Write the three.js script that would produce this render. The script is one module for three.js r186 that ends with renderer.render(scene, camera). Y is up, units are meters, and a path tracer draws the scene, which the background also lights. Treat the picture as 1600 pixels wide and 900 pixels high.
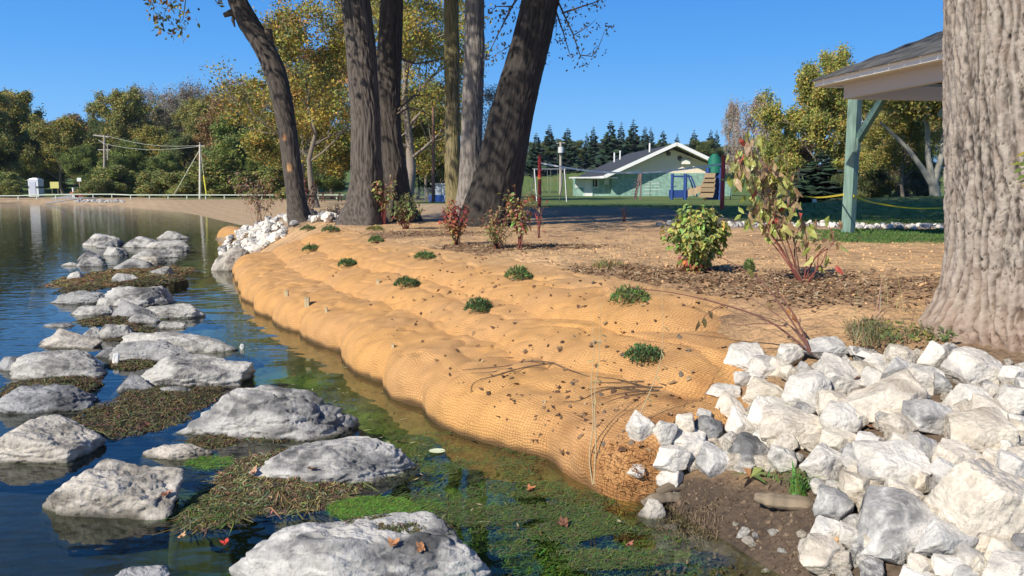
import * as THREE from 'three';
import { ImprovedNoise } from 'three/addons/math/ImprovedNoise.js';
import { mergeVertices } from 'three/addons/utils/BufferGeometryUtils.js';
// ---------- camera, sky, sun, exposure ----------
const scene = new THREE.Scene();
const FOV = 39.8, PITCH = -7.29 * Math.PI / 180, EYE = 2.0, FOC = 450 / Math.tan(FOV * Math.PI / 360);
const camera = new THREE.PerspectiveCamera(FOV, 16 / 9, 0.1, 2500);
camera.position.set(0, EYE, 0); camera.rotation.x = PITCH;
const renderer = new THREE.WebGLRenderer();
renderer.toneMapping = THREE.LinearToneMapping; renderer.toneMappingExposure = 1.2;
renderer.shadowMap.enabled = true;
const SUN_AZ = 43 * Math.PI / 180, SUN_EL = 37 * Math.PI / 180;
const sunDir = new THREE.Vector3(-Math.sin(SUN_AZ) * Math.cos(SUN_EL), Math.sin(SUN_EL), Math.cos(SUN_AZ) * Math.cos(SUN_EL));
const sun = new THREE.DirectionalLight(new THREE.Color().setRGB(1, 0.93, 0.80), 5.0);
sun.position.copy(sunDir).multiplyScalar(120); sun.castShadow = true; sun.shadow.mapSize.set(4096, 4096);
Object.assign(sun.shadow.camera, { left: -120, right: 120, top: 120, bottom: -120, near: 1, far: 400 });
scene.add(sun, sun.target);
{ // clear autumn sky: one smooth gradient from pale blue at the horizon to deep blue overhead
  const W = 256, Hh = 128, d = new Float32Array(W * Hh * 4);
  const stops = [[-90, .10, .10, .09], [-2, .2, .24, .28], [0, .34, .60, .90], [4, .205, .495, .90], [9, .105, .365, .84], [15, .060, .27, .74], [30, .04, .175, .52], [55, .034, .12, .40], [90, .03, .10, .34]];
  for (let r = 0; r < Hh; r++) {
    const el = ((r + .5) / Hh - .5) * 180; let k = 0; while (k < stops.length - 2 && stops[k + 1][0] < el) k++;
    const a = stops[k], b = stops[k + 1], f = Math.min(1, Math.max(0, (el - a[0]) / (b[0] - a[0])));
    for (let c = 0; c < W; c++) { for (let j = 0; j < 3; j++) d[(r * W + c) * 4 + j] = (a[j + 1] + (b[j + 1] - a[j + 1]) * f) * .92; d[(r * W + c) * 4 + 3] = 1; }
  }
  const t = new THREE.DataTexture(d, W, Hh, THREE.RGBAFormat, THREE.FloatType);
  t.mapping = THREE.EquirectangularReflectionMapping; t.magFilter = THREE.LinearFilter; t.needsUpdate = true;
  scene.background = t; scene.environment = t;
}
scene.fog = new THREE.FogExp2(new THREE.Color().setRGB(.62, .74, .9), .00012);

// ---------- helpers ----------
const { sin, cos, abs, min, max, sqrt, PI, floor, pow, hypot } = Math;
const V = (x, y, z) => new THREE.Vector3(x, y, z);
function rng(seed) { let s = seed | 0; return () => { s = (s + 0x6d2b79f5) | 0; let t = Math.imul(s ^ (s >>> 15), 1 | s); t = (t + Math.imul(t ^ (t >>> 7), 61 | t)) ^ t; return ((t ^ (t >>> 14)) >>> 0) / 4294967296; }; }
const PN = new ImprovedNoise(), n3 = (x, y, z) => PN.noise(x, y, z);
const fbm = (x, y, z, o = 4) => { let s = 0, a = .5; for (let i = 0; i < o; i++) { s += a * n3(x, y, z); x = x * 2.03 + 7.1; y = y * 2.03 + 3.7; z = z * 2.03 + 1.3; a *= .5; } return s; };
const clamp = (x, a = 0, b = 1) => x < a ? a : x > b ? b : x, lerp = (a, b, f) => a + (b - a) * f;
const sst = (a, b, x) => { x = clamp((x - a) / (b - a)); return x * x * (3 - 2 * x); };
const mix3 = (a, b, f) => [a[0] + (b[0] - a[0]) * f, a[1] + (b[1] - a[1]) * f, a[2] + (b[2] - a[2]) * f];
const gauss = (r) => (r() + r() + r() - 1.5) * 1.2;
// where a line of sight through the photograph meets a level y, or stands at a distance d
const sightDir = (px, py) => { const x = (px - 800) / FOC, y = (450 - py) / FOC, c = cos(PITCH), s = sin(PITCH); return V(x, y * c + s, y * s - c); };
const at = (px, py, y = 0) => { const d = sightDir(px, py), t = (y - EYE) / d.y; return V(d.x * t, y, d.z * t); };
const atD = (px, py, d) => { const v = sightDir(px, py), t = d / -v.z; return V(v.x * t, EYE + v.y * t, -d); };
const names = new Map();
function numbered(n) { const k = names.get(n) || 0; names.set(n, k + 1); return k ? n + '_' + String(k).padStart(3, '0') : n; }
function tag(o, label, category, group, kind) { if (label) o.userData.label = label; if (category) o.userData.category = category; if (group) o.userData.group = group; if (kind) o.userData.kind = kind; return o; }
function shade(m) { m.castShadow = m.receiveShadow = true; return m; }
function base(name, p = [0, 0, 0], turn = 0) { const o = new THREE.Group(); o.name = numbered(name); o.position.set(...(p.isVector3 ? p.toArray() : p)); o.rotation.y = turn; scene.add(o); return o; }
function mesh(name, geo, mat, parent) { const m = shade(new THREE.Mesh(geo, mat)); m.name = parent ? name : numbered(name); (parent || scene).add(m); return m; }
function struct(name, geo, mat) { return tag(mesh(name, geo, mat), null, null, null, 'structure'); }
function copyOf(o, label, group) { const c = o.clone(); c.name = numbered(o.name.replace(/_\d+$/, '')); scene.add(c); c.userData = { ...o.userData }; if (label) c.userData.label = label; if (group) c.userData.group = group; return c; }
// geometry collector
class GB {
  constructor() { this.p = []; this.n = []; this.u = []; this.c = []; this.i = []; }
  get count() { return this.p.length / 3; }
  v(p, n, u, w, c) { const k = this.p.length / 3; this.p.push(p.x, p.y, p.z); this.n.push(n.x, n.y, n.z); this.u.push(u, w); this.c.push(c[0], c[1], c[2]); return k; }
  tri(a, b, c, col) { const n = V().subVectors(b, a).cross(V().subVectors(c, a)).normalize(); const k = this.v(a, n, 0, 0, col); this.v(b, n, 1, 0, col); this.v(c, n, 0, 1, col); this.i.push(k, k + 1, k + 2); }
  quad(a, b, c, d, col, su = 1, sv = 1) { const n = V().subVectors(b, a).cross(V().subVectors(d, a)).normalize(); const k = this.v(a, n, 0, 0, col); this.v(b, n, su, 0, col); this.v(c, n, su, sv, col); this.v(d, n, 0, sv, col); this.i.push(k, k + 1, k + 2, k, k + 2, k + 3); }
  // box by centre, half sizes and three axes
  box(c, hx, hy, hz, col = [1, 1, 1], ax = V(1, 0, 0), ay = V(0, 1, 0), az = V(0, 0, 1)) {
    const P = (i, j, k) => V(c.x, c.y, c.z).addScaledVector(ax, i * hx).addScaledVector(ay, j * hy).addScaledVector(az, k * hz);
    this.quad(P(-1, -1, 1), P(1, -1, 1), P(1, 1, 1), P(-1, 1, 1), col, 2 * hx, 2 * hy); this.quad(P(1, -1, -1), P(-1, -1, -1), P(-1, 1, -1), P(1, 1, -1), col, 2 * hx, 2 * hy);
    this.quad(P(1, -1, 1), P(1, -1, -1), P(1, 1, -1), P(1, 1, 1), col, 2 * hz, 2 * hy); this.quad(P(-1, -1, -1), P(-1, -1, 1), P(-1, 1, 1), P(-1, 1, -1), col, 2 * hz, 2 * hy);
    this.quad(P(-1, 1, 1), P(1, 1, 1), P(1, 1, -1), P(-1, 1, -1), col, 2 * hx, 2 * hz); this.quad(P(-1, -1, -1), P(1, -1, -1), P(1, -1, 1), P(-1, -1, 1), col, 2 * hx, 2 * hz); return this;
  }
  // a straight bar from a to b
  bar(a, b, w, h, col = [1, 1, 1], up = V(0, 1, 0)) {
    const az = V().subVectors(b, a), L = az.length(); az.normalize(); if (abs(az.dot(up)) > .98) up = V(1, 0, 0);
    const ax = V().crossVectors(up, az).normalize(), ay = V().crossVectors(az, ax); return this.box(V().addVectors(a, b).multiplyScalar(.5), w / 2, h / 2, L / 2, col, ax, ay, az);
  }
  tube(pts, rad, seg = 6, col = [1, 1, 1], cap = true) {
    let ref = V(.3, .1, .95), L = 0; const rings = []; const C = typeof col === 'function' ? col : () => col;
    for (let i = 0; i < pts.length; i++) {
      const t = V().subVectors(pts[min(i + 1, pts.length - 1)], pts[max(i - 1, 0)]).normalize(); let x = V().crossVectors(ref, t); if (x.lengthSq() < 1e-4) x = V().crossVectors(V(1, 0, 0), t); x.normalize(); const y = V().crossVectors(t, x); ref = V().crossVectors(x, t).multiplyScalar(-1).lerp(ref, .5).normalize();
      if (i) L += pts[i].distanceTo(pts[i - 1]); const r = typeof rad === 'number' ? rad : rad[i]; const ring = [];
      for (let k = 0; k <= seg; k++) { const a = k / seg * 2 * PI, n = V().addScaledVector(x, cos(a)).addScaledVector(y, sin(a)); ring.push(this.v(V().copy(pts[i]).addScaledVector(n, r), n, k / seg * 2 * PI * r, L, C(i / (pts.length - 1)))); }
      rings.push(ring);
    }
    for (let i = 1; i < rings.length; i++) for (let k = 0; k < seg; k++) { const a = rings[i - 1][k], b = rings[i - 1][k + 1], c = rings[i][k + 1], d = rings[i][k]; this.i.push(a, b, c, a, c, d); }
    if (cap) for (const [e, o] of [[0, 1], [pts.length - 1, -1]]) { const t = V().subVectors(pts[e], pts[e + o]).normalize(), r = rings[e]; const m = this.v(pts[e], t, 0, 0, C(e ? 1 : 0)); for (let k = 0; k < seg; k++) e ? this.i.push(m, r[k], r[k + 1]) : this.i.push(m, r[k + 1], r[k]); }
    return this;
  }
  // a pointed leaf folded along its rib
  leaf(p, axis, nrm, L, W, col, bend = .25) {
    const s = V().crossVectors(axis, nrm).normalize(); const q = (t, w, d) => V().copy(p).addScaledVector(axis, t * L).addScaledVector(s, w * W).addScaledVector(nrm, d * L);
    const b = q(0, 0, 0), m = q(.45, 0, -.02), e = q(1, 0, -bend), l = q(.42, .5, .1 - bend * .2), r = q(.42, -.5, .1 - bend * .2), l2 = q(.75, .32, -.02 - bend * .5), r2 = q(.75, -.32, -.02 - bend * .5);
    this.tri(b, m, l, col); this.tri(b, r, m, col); this.tri(m, e, l2, col); this.tri(m, l2, l, col); this.tri(m, r2, e, col); this.tri(m, r, r2, col);
  }
  // two-triangle leaf for trees
  flake(p, a, b, col) { const k = this.p.length / 3, n = V().crossVectors(a, b).normalize(); this.v(V().copy(p).addScaledVector(a, -1), n, 0, 0, col); this.v(V().copy(p).addScaledVector(b, -.55), n, 1, 0, col); this.v(V().copy(p).add(a), n, 1, 1, col); this.v(V().copy(p).addScaledVector(b, .55), n, 0, 1, col); this.i.push(k, k + 1, k + 2, k, k + 2, k + 3); }
  geo() {
    const g = new THREE.BufferGeometry(); const f = (a, n) => new THREE.BufferAttribute(new Float32Array(a), n);
    g.setAttribute('position', f(this.p, 3)); g.setAttribute('normal', f(this.n, 3)); g.setAttribute('uv', f(this.u, 2)); g.setAttribute('color', f(this.c, 3)); g.setIndex(new THREE.BufferAttribute(new Uint32Array(this.i), 1)); return g;
  }
  build(name, mat, parent) { return mesh(name, this.geo(), mat, parent); }
}
// ---------- textures: tileable noise ----------
const perm = (() => { const r = rng(77), p = [...Array(256).keys()]; for (let i = 255; i > 0; i--) { const j = floor(r() * (i + 1)); [p[i], p[j]] = [p[j], p[i]]; } return p.concat(p); })();
const G2 = [...Array(16).keys()].map((k) => [cos(k / 16 * 2 * PI), sin(k / 16 * 2 * PI)]);
function pn(x, y, wx, wy, s = 0) { // gradient noise, periodic in wx, wy
  const ix = floor(x), iy = floor(y), fx = x - ix, fy = y - iy, u = fx * fx * fx * (fx * (fx * 6 - 15) + 10), v = fy * fy * fy * (fy * (fy * 6 - 15) + 10);
  const h = (i, j) => G2[perm[(perm[(((i % wx) + wx) % wx + s) & 255] + ((j % wy) + wy) % wy) & 255] & 15];
  const d = (i, j) => { const g = h(ix + i, iy + j); return g[0] * (fx - i) + g[1] * (fy - j); };
  return lerp(lerp(d(0, 0), d(1, 0), u), lerp(d(0, 1), d(1, 1), u), v) * 1.5;
}
const pfbm = (u, v, fx, fy, o = 4, s = 0, g = .5) => { let r = 0, a = 1, t = 0; for (let i = 0; i < o; i++) { r += a * pn(u * fx, v * fy, fx, fy, s + i * 17); t += a; a *= g; fx *= 2; fy *= 2; } return r / t; };
function tex(N, f, rep = 1, srgb = false) { // f(u, v) -> grey or [r, g, b], 0..1
  const d = new Uint8Array(N * N * 4);
  for (let y = 0; y < N; y++) for (let x = 0; x < N; x++) { const c = f(x / N, y / N), o = (y * N + x) * 4; if (c.length) { d[o] = clamp(c[0]) * 255; d[o + 1] = clamp(c[1]) * 255; d[o + 2] = clamp(c[2]) * 255; } else d[o] = d[o + 1] = d[o + 2] = clamp(c) * 255; d[o + 3] = 255; }
  const t = new THREE.DataTexture(d, N, N, THREE.RGBAFormat); t.wrapS = t.wrapT = THREE.RepeatWrapping; t.magFilter = THREE.LinearFilter; t.repeat.set(rep, rep); if (srgb) t.colorSpace = THREE.SRGBColorSpace; t.needsUpdate = true; return t;
}
const std = (o) => new THREE.MeshStandardMaterial({ roughness: .9, vertexColors: true, ...o });
const lin = (r, g, b) => new THREE.Color().setRGB(r, g, b);
// ---------- materials ----------
const rockCells = (u, v) => { const a = pfbm(u, v, 4, 4, 5, 1), b = 1 - abs(pfbm(u, v, 5, 5, 5, 9)) * 2.2; return [a, b]; };
const T = {
  rock: tex(512, (u, v) => { const [a, b] = rockCells(u, v); const k = pfbm(u, v, 40, 40, 3, 5); return .8 + a * .34 + k * .16 - (b > .965 ? (b - .965) * 4 : 0); }, 1.15),
  rockB: tex(512, (u, v) => { const [a, b] = rockCells(u, v); return .5 + a * .7 + pfbm(u, v, 24, 24, 5, 5) * .4 - (b > .96 ? (b - .96) * 3 : 0); }, 1.15),
  soil: tex(512, (u, v) => .83 + pfbm(u, v, 5, 5, 6, 3) * .42 + pfbm(u, v, 60, 60, 2, 8) * .22, .5),
  soilB: tex(512, (u, v) => { const c = pfbm(u, v, 14, 14, 5, 2, .62); return .5 + c * .9; }, .5),
  grass: tex(512, (u, v) => .74 + pfbm(u, v, 6, 6, 4, 6) * .45 + pfbm(u, v, 64, 90, 2, 3) * .5, .4),
  bark: tex(512, (u, v) => { const w = pfbm(u, v, 4, 4, 3, 2) * .1; const r = 1 - abs(pn((u + w) * 14, v * 3, 14, 3, 4)) * 1.9; const r2 = 1 - abs(pn((u + w) * 26, v * 7, 26, 7, 9)) * 1.8; return .25 + .62 * pow(1 - clamp(r), .5) * .9 + .2 * (1 - clamp(r2)) + pfbm(u, v, 40, 20, 2) * .15; }, 1),
  wood: tex(256, (u, v) => .82 + pfbm(u, v, 24, 2, 4, 4) * .4 + pfbm(u, v, 3, 3, 2) * .15, 1),
  water: tex(1024, (u, v) => .5 + .30 * pfbm(u, v, 7, 16, 4, 3, .55) + .1 * pfbm(u, v, 26, 60, 2, 12), .16),
  calm: tex(512, (u, v) => .5 + .3 * pfbm(u, v, 4, 9, 3, 8), .2),
  algae: tex(512, (u, v) => { const a = pfbm(u, v, 6, 6, 6, 4, .62), w = pfbm(u, v, 5, 5, 3, 21) * .12, f = 1 - abs(pfbm(u + w, v + w, 14, 22, 5, 31, .62)) * 3; return [.5 + a * .9 + f * .34, .55 + a * .85 + f * .42, .5 + a * .8 + f * .2]; }, .7),
};
const coirH = (u, v) => { const w1 = pfbm(u, v, 5, 5, 3, 6) * .035, w2 = pfbm(u, v, 6, 6, 3, 14) * .035; const N = 37; const a = (u + w1) * N, b = (v + w2) * N; const A = abs(sin(PI * a)), B = abs(sin(PI * b)); const over = (floor(a) + floor(b)) & 1; return (over ? pow(B, .7) * (.55 + .45 * A) : pow(A, .7) * (.55 + .45 * B)); };
T.coir = tex(1024, (u, v) => { const h = coirH(u, v), f = pfbm(u, v, 90, 90, 3, 2), m = pfbm(u, v, 4, 4, 4, 7); const k = .62 + h * .34 + f * .28 + m * .22; return [k, k * (.985 + f * .05), k * (.96 + f * .1)]; }, 1.15);
T.coirB = tex(1024, (u, v) => .15 + coirH(u, v) * .65 + pfbm(u, v, 70, 70, 3, 2) * .3, 1.15);
const M = {
  boulder: std({ map: T.rock, bumpMap: T.rockB, bumpScale: .018, roughness: .86 }),
  riprap: std({ map: T.rock, bumpMap: T.rockB, bumpScale: .014, roughness: .92 }),
  smallRock: std({ roughness: .95 }),
  soil: std({ map: T.soil, bumpMap: T.soilB, bumpScale: .045, roughness: 1 }),
  sand: std({ map: T.soil, bumpMap: T.soilB, bumpScale: .03, roughness: 1 }),
  lawn: std({ map: T.grass, bumpMap: T.grass, bumpScale: .05, roughness: 1 }),
  bed: std({ map: T.algae, roughness: 1 }),
  coir: std({ map: T.coir, bumpMap: T.coirB, bumpScale: .009, roughness: 1 }),
  bark: std({ map: T.bark, bumpMap: T.bark, bumpScale: .05, roughness: 1 }),
  barkFine: std({ bumpMap: T.rockB, bumpScale: .01, roughness: 1 }),
  wood: std({ roughness: .95 }),
  drift: std({ map: T.wood, bumpMap: T.wood, bumpScale: .012 }),
  leaf: new THREE.MeshPhysicalMaterial({ vertexColors: true, roughness: .75, transmission: .3, thickness: 0, side: THREE.DoubleSide }),
  gloss: new THREE.MeshPhysicalMaterial({ vertexColors: true, roughness: .45, transmission: .22, thickness: 0, side: THREE.DoubleSide }),
  needle: std({ roughness: .85, side: THREE.DoubleSide }),
  dry: std({ roughness: 1, side: THREE.DoubleSide }),
  paint: std({ roughness: .55 }),
  painted: std({ map: T.wood, roughness: .6 }),
  roof: std({ map: T.soil, bumpMap: T.soilB, bumpScale: .01, roughness: .95 }),
  wall: std({ map: T.soil, roughness: .8 }),
  metal: std({ roughness: .4, metalness: .6 }),
  glass: new THREE.MeshPhysicalMaterial({ color: lin(.03, .04, .05), roughness: .08 }),
  lake: new THREE.MeshPhysicalMaterial({ color: lin(.62, .68, .6), transmission: 1, thickness: 0, ior: 1.333, roughness: .03, bumpMap: T.water, bumpScale: .013 }),
  channel: new THREE.MeshPhysicalMaterial({ color: lin(.8, .86, .72), transmission: 1, thickness: 0, ior: 1.333, roughness: .015, bumpMap: T.calm, bumpScale: .02 }),
};
// ---------- terrain ----------
const shorePx = [[1190, 905], [1120, 858], [1040, 808], [1005, 784], [930, 748], [860, 714], [770, 686], [680, 646], [600, 596], [520, 541], [440, 504], [395, 471], [381, 440], [352, 425], [338, 402], [332, 378], [322, 355], [262, 337], [190, 323], [60, 318.5], [-60, 318]];
const shore = [[40, 22], [14, 7], [6.5, .6], [3.4, -1.6], [1.95, -3.0], ...shorePx.map(([x, y]) => { const p = at(x, y, 0); return [p.x, p.z]; }), [-110, -96], [-240, -80], [-420, -60]];
const waterPoly = [...shore, [-420, 120], [40, 120]];
const segs = shore.slice(1).map((b, i) => { const a = shore[i], dx = b[0] - a[0], dz = b[1] - a[1]; return [a[0], a[1], dx, dz, dx * dx + dz * dz]; });
function shoreDist(x, z) { // > 0 on land
  let d = 1e9; for (const s of segs) { const t = clamp(((x - s[0]) * s[2] + (z - s[1]) * s[3]) / s[4]); const e = hypot(x - s[0] - t * s[2], z - s[1] - t * s[3]); if (e < d) d = e; }
  let inside = false; for (let i = 0, j = waterPoly.length - 1; i < waterPoly.length; j = i++) { const a = waterPoly[i], b = waterPoly[j]; if ((a[1] > z) !== (b[1] > z) && x < (b[0] - a[0]) * (z - a[1]) / (b[1] - a[1]) + a[0]) inside = !inside; }
  return inside ? -d : d;
}
const prof = (pts, s) => { for (let i = 1; i < pts.length; i++) if (s < pts[i][0]) { const a = pts[i - 1], b = pts[i]; return lerp(a[1], b[1], sst(0, 1, (s - a[0]) / (b[0] - a[0])) * .5 + .5 * (s - a[0]) / (b[0] - a[0])); } return pts[pts.length - 1][1]; };
const coirBase = [[-.05, -.32], [.12, .0], [.3, .18], [.9, .36], [1.4, .6], [2.1, .86], [2.55, 1.0], [3, 1.03]];
function plate(x, z) {
  const far = -z; let h = 1.02 - .12 * sst(4, 9, x) * (1 - sst(10, 16, far)) * 0;
  h += .1 * sst(2.5, 5, x) * (1 - sst(14, 24, far)) - .32 * sst(1.6, 3.2, x) * (1 - sst(4.2, 6.6, far));
  h -= (x < 0 ? .42 : .27) * sst(34, 84, far);
  h += 5.2 * sst(128, 178, far) * sst(-60, 20, x) + 3 * sst(105, 190, far) * (1 - sst(-60, 20, x)) + 20 * sst(170, 300, far) * (1 - sst(-70, 0, x));
  h += .55 * Math.exp(-((x - 17) ** 2 / 30 + (z + 33) ** 2 / 14));
  return h;
}
function H(x, z, s = shoreDist(x, z)) {
  const far = -z;
  if (s < 0) { const d = -s; const inner = sst(3.2, 1.2, d) * (1 - sst(20, 30, far)); return -.06 - .22 * sst(0, far < 5.3 ? .3 : .6, d) - 1.1 * sst(2.9, 8, d) + inner * sst(.1, .5, d) * (.24 * max(0, fbm(x * 1.0, z * 1.5, 4, 4) + .22) + .05 * fbm(x * 7, z * 7, 8, 3)); }
  const top = plate(x, z);
  const coir = top * prof(coirBase, s) - .0;
  const pileW = sst(15.5, 18, far) * (1 - sst(26, 30, far)), beachW = sst(26, 36, far), ripW = 1 - sst(4.3, 5.3, far + (x - 1) * .0);
  const beach = -.06 + (top + .06) * sst(0, lerp(13, 4, sst(-24, -34, x)), s), pile = -.25 + (top + .25) * sst(-.1, 2.9, s), rip = -.1 + (top + .1) * pow(clamp(s / 2.3), .8);
  let h = coir; h = lerp(h, pile, pileW); h = lerp(h, beach, beachW); h = lerp(h, rip, ripW);
  if (far < 30) h += sst(.8, 2.4, s) * (.035 * fbm(x * 1.1, z * 1.1, 2, 3) + .034 * fbm(x * 4.2, z * 4.2, 8, 4));
  return h;
}
const ground = (px, py, lift = 0) => { // first ground point along a sight line
  const d = sightDir(px, py); let t = 2.2, p = 0; const f = (t) => EYE + d.y * t - max(H(d.x * t, d.z * t) + lift, -.02);
  while (t < 400) { if (f(t) < 0) break; p = t; t *= 1.012; } for (let i = 0; i < 24; i++) { const m = (p + t) / 2; f(m) < 0 ? t = m : p = m; } return V(d.x * t, EYE + d.y * t, d.z * t);
};
const onGround = (x, z, dy = 0) => V(x, H(x, z) + dy, z);
// mulch beds: [centre, half width, half depth]
const beds = [[650, 366, 1.9, 1.3], [742, 388, 1.5, 1.0], [838, 386, 1.2, .55], [930, 430, .9, .75], [1085, 438, 2.0, 1.25], [1270, 452, 1.5, 1.1]].map(([x, y, w, d]) => { const p = ground(x, y); return [p.x, p.z, w, d]; });
const mulchAt = (x, z) => { let m = 0; for (const b of beds) { const q = hypot((x - b[0]) / b[2], (z - b[1]) / b[3]) + fbm(x * 1.6, z * 1.6, 3, 3) * .75; m = max(m, 1 - sst(.55, 1.15, q)); } return m; };
const CT = { tan: [.66, .415, .205], mulch: [.28, .17, .095], dirt: [.34, .235, .15], beach: [.48, .335, .19], lawn: [.13, .22, .035], lawnDry: [.24, .25, .07], mud: [.085, .058, .038], bedDark: [.022, .023, .012], algae: [.15, .24, .045], bedBrown: [.125, .088, .036] };
// how much lawn covers a spot
function lawnW(x, z) {
  const far = -z, w = fbm(x * .25, z * .25, 5, 3); let k = 0;
  k = max(k, sst(34.5, 38.5, far + w * 5 + (x > 6 ? sst(6, 9, x) * 16 : 0)) * sst(-2, 1, x));
  k = max(k, sst(5.6, 8, x) * sst(20.4, 21.2, far + w));
  k = max(k, sst(4.6, 6.4, x + w * 1.5 - (far - 14) * .14) * sst(11.4, 12.6, far + w) * (1 - sst(15.2, 16.2, far + w)));
  k = max(k, sst(84.5, 87.5, far + w * 3) * sst(98, 94, far) * sst(-42, -34, x) + sst(98, 104, far));
  k = max(k, sst(46, 52, far + w * 4) * sst(-12, -6, x) * .9);
  return clamp(k);
}
function groundColor(x, z, s) {
  const far = -z, q = fbm(x * .6, z * .6, 1, 4), f = fbm(x * 4, z * 4, 7, 3);
  let c = mix3(CT.tan, [.50, .30, .15], clamp(.35 + q * 1.8 + f * .7)); c = mix3(c, [.36, .22, .12], sst(.12, .42, fbm(x * 1.9, z * 2.6, 15, 4)) * .6);
  c = mix3(c, CT.dirt, sst(21.5, 24, far + q * 3)); c = mix3(c, [.27, .18, .11], sst(23, 27, far + q * 4) * (1 - sst(-3, 1, -x)) * clamp(.5 + q * 2));
  c = mix3(c, CT.beach, sst(23, 27, far + q * 2) * (1 - sst(-5, -1, x)));
  if (x > 4.5) c = mix3(c, [.36, .24, .17], sst(16.2, 17.2, far + q) * (1 - sst(20, 21, far)));
  c = mix3(c, CT.mulch, mulchAt(x, z) * (.75 + .4 * f));
  const mud = (1 - sst(4.1, 5.6, far + q * .6)) * sst(3, 2, s) + (1 - sst(.0, .5, s)) * (1 - sst(20, 26, far));
  c = mix3(c, CT.mud, clamp(mud)); if (s < .5 && far > 26) c = mix3([.12, .09, .06], c, sst(0, .5, s));
  const rr = sst(.8, 2.2, x) * (1 - sst(5.2, 6.4, far)); c = mix3(c, [.13, .092, .064], rr * .85);
  return c;
}
{
  const xs = [], zs = [], A = 430, B = 380; for (let i = 0; i <= A; i++) xs.push(.3 + .95 * Math.sinh(6.5 * (i / A * 2 - 1))); for (let i = 0; i <= B; i++) zs.push(-7 - 1.1 * Math.sinh(lerp(-3.2, 6.35, i / B)));
  const W = A + 1, N = W * (B + 1), pos = new Float32Array(N * 3), col = new Float32Array(N * 3), uv = new Float32Array(N * 2), zone = new Uint8Array(N), nor = new Float32Array(N * 3);
  for (let j = 0; j <= B; j++) for (let i = 0; i <= A; i++) {
    const x = xs[i], z = zs[j], s = shoreDist(x, z), k = j * W + i, y = H(x, z, s); pos.set([x, y, z], k * 3); uv.set([x, z], k * 2);
    let c; const lw = lawnW(x, z);
    if (s < .02) {
      zone[k] = 0; const d = -s, q = fbm(x * .9, z * .9, 3, 4), near = sst(2.9, 1.5, d + q * .8) * (1 - sst(16, 26, -z));
      c = mix3(CT.bedDark, mix3(CT.algae, [.22, .36, .05], clamp(.25 + q * 2)), near); c = mix3(c, [.045, .07, .02], near * clamp(fbm(x * 1.4, z * 2.1, 13, 4) * 2.6)); c = mix3(c, [.05, .065, .03], sst(7, 10, -z) * near * .85); c = mix3(c, CT.bedBrown, sst(.75, .1, d + q * .5) * near);
    } else {
      c = groundColor(x, z, s); const g = mix3(CT.lawn, CT.lawnDry, clamp(.25 + fbm(x * .3, z * .3, 9, 4) * 1.6)); c = mix3(c, g, lw); zone[k] = lw > .5 ? 2 : (x < 0 && -z > 25) ? 3 : 1;
    }
    col.set(c, k * 3);
  }
  const full = []; for (let j = 0; j < B; j++) for (let i = 0; i < A; i++) { const a = j * W + i, b = a + 1, c = a + W, d = c + 1; full.push(a, b, c, b, d, c); }
  const g0 = new THREE.BufferGeometry(); g0.setAttribute('position', new THREE.BufferAttribute(pos, 3)); g0.setIndex(full); g0.computeVertexNormals(); nor.set(g0.attributes.normal.array);
  const lists = [[], [], [], []]; for (let t = 0; t < full.length; t += 3) { const z = [zone[full[t]], zone[full[t + 1]], zone[full[t + 2]]].sort()[1]; lists[z].push(full[t], full[t + 1], full[t + 2]); }
  [['lake_bed', M.bed], ['ground', M.soil], ['lawn', M.lawn], ['beach', M.sand]].forEach(([name, mat], q) => {
    const map = new Map(), P = [], C = [], U = [], NN = [], I = []; for (const k of lists[q]) { let e = map.get(k); if (e === undefined) { e = map.size; map.set(k, e); P.push(pos[k * 3], pos[k * 3 + 1], pos[k * 3 + 2]); C.push(col[k * 3], col[k * 3 + 1], col[k * 3 + 2]); NN.push(nor[k * 3], nor[k * 3 + 1], nor[k * 3 + 2]); U.push(uv[k * 2], uv[k * 2 + 1]); } I.push(e); }
    const gb = new GB(); gb.p = P; gb.c = C; gb.u = U; gb.n = NN; gb.i = I; struct(name, gb.geo(), mat);
  });
}
// ---------- water: the open lake and the calm channel behind the boulders ----------
{
  const wallPx = [[560, 930], [430, 640], [270, 545], [222, 460], [225, 390], [268, 366]]; const wall = wallPx.map(([x, y]) => { const p = at(x, y, 0); return [p.x, p.z]; });
  const sheet = (pts) => { const s = new THREE.Shape(pts.map(([x, z]) => new THREE.Vector2(x, -z))); const g = new THREE.ShapeGeometry(s); g.rotateX(-PI / 2); const p = g.attributes.position, uv = new Float32Array(p.count * 2); for (let i = 0; i < p.count; i++) { uv[i * 2] = p.getX(i); uv[i * 2 + 1] = p.getZ(i); } g.setAttribute('uv', new THREE.BufferAttribute(uv, 2)); return g; };
  const end = wall[wall.length - 1], a = [end[0] + 5, end[1] - 3];
  struct('lake_water', sheet([[9, 6], [3, 3], ...wall.slice(0, 1), ...wall.slice(1), a, [-30, -110], [-420, -110], [-420, 110], [9, 110]]), M.lake);
  struct('channel_water', sheet([[9, 6], [40, 6], [40, -14], [3, -14], [-2, -40], [-10, -60], [-30, -110], a, ...wall.slice().reverse(), [3, 3]]), M.channel);
}
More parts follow.
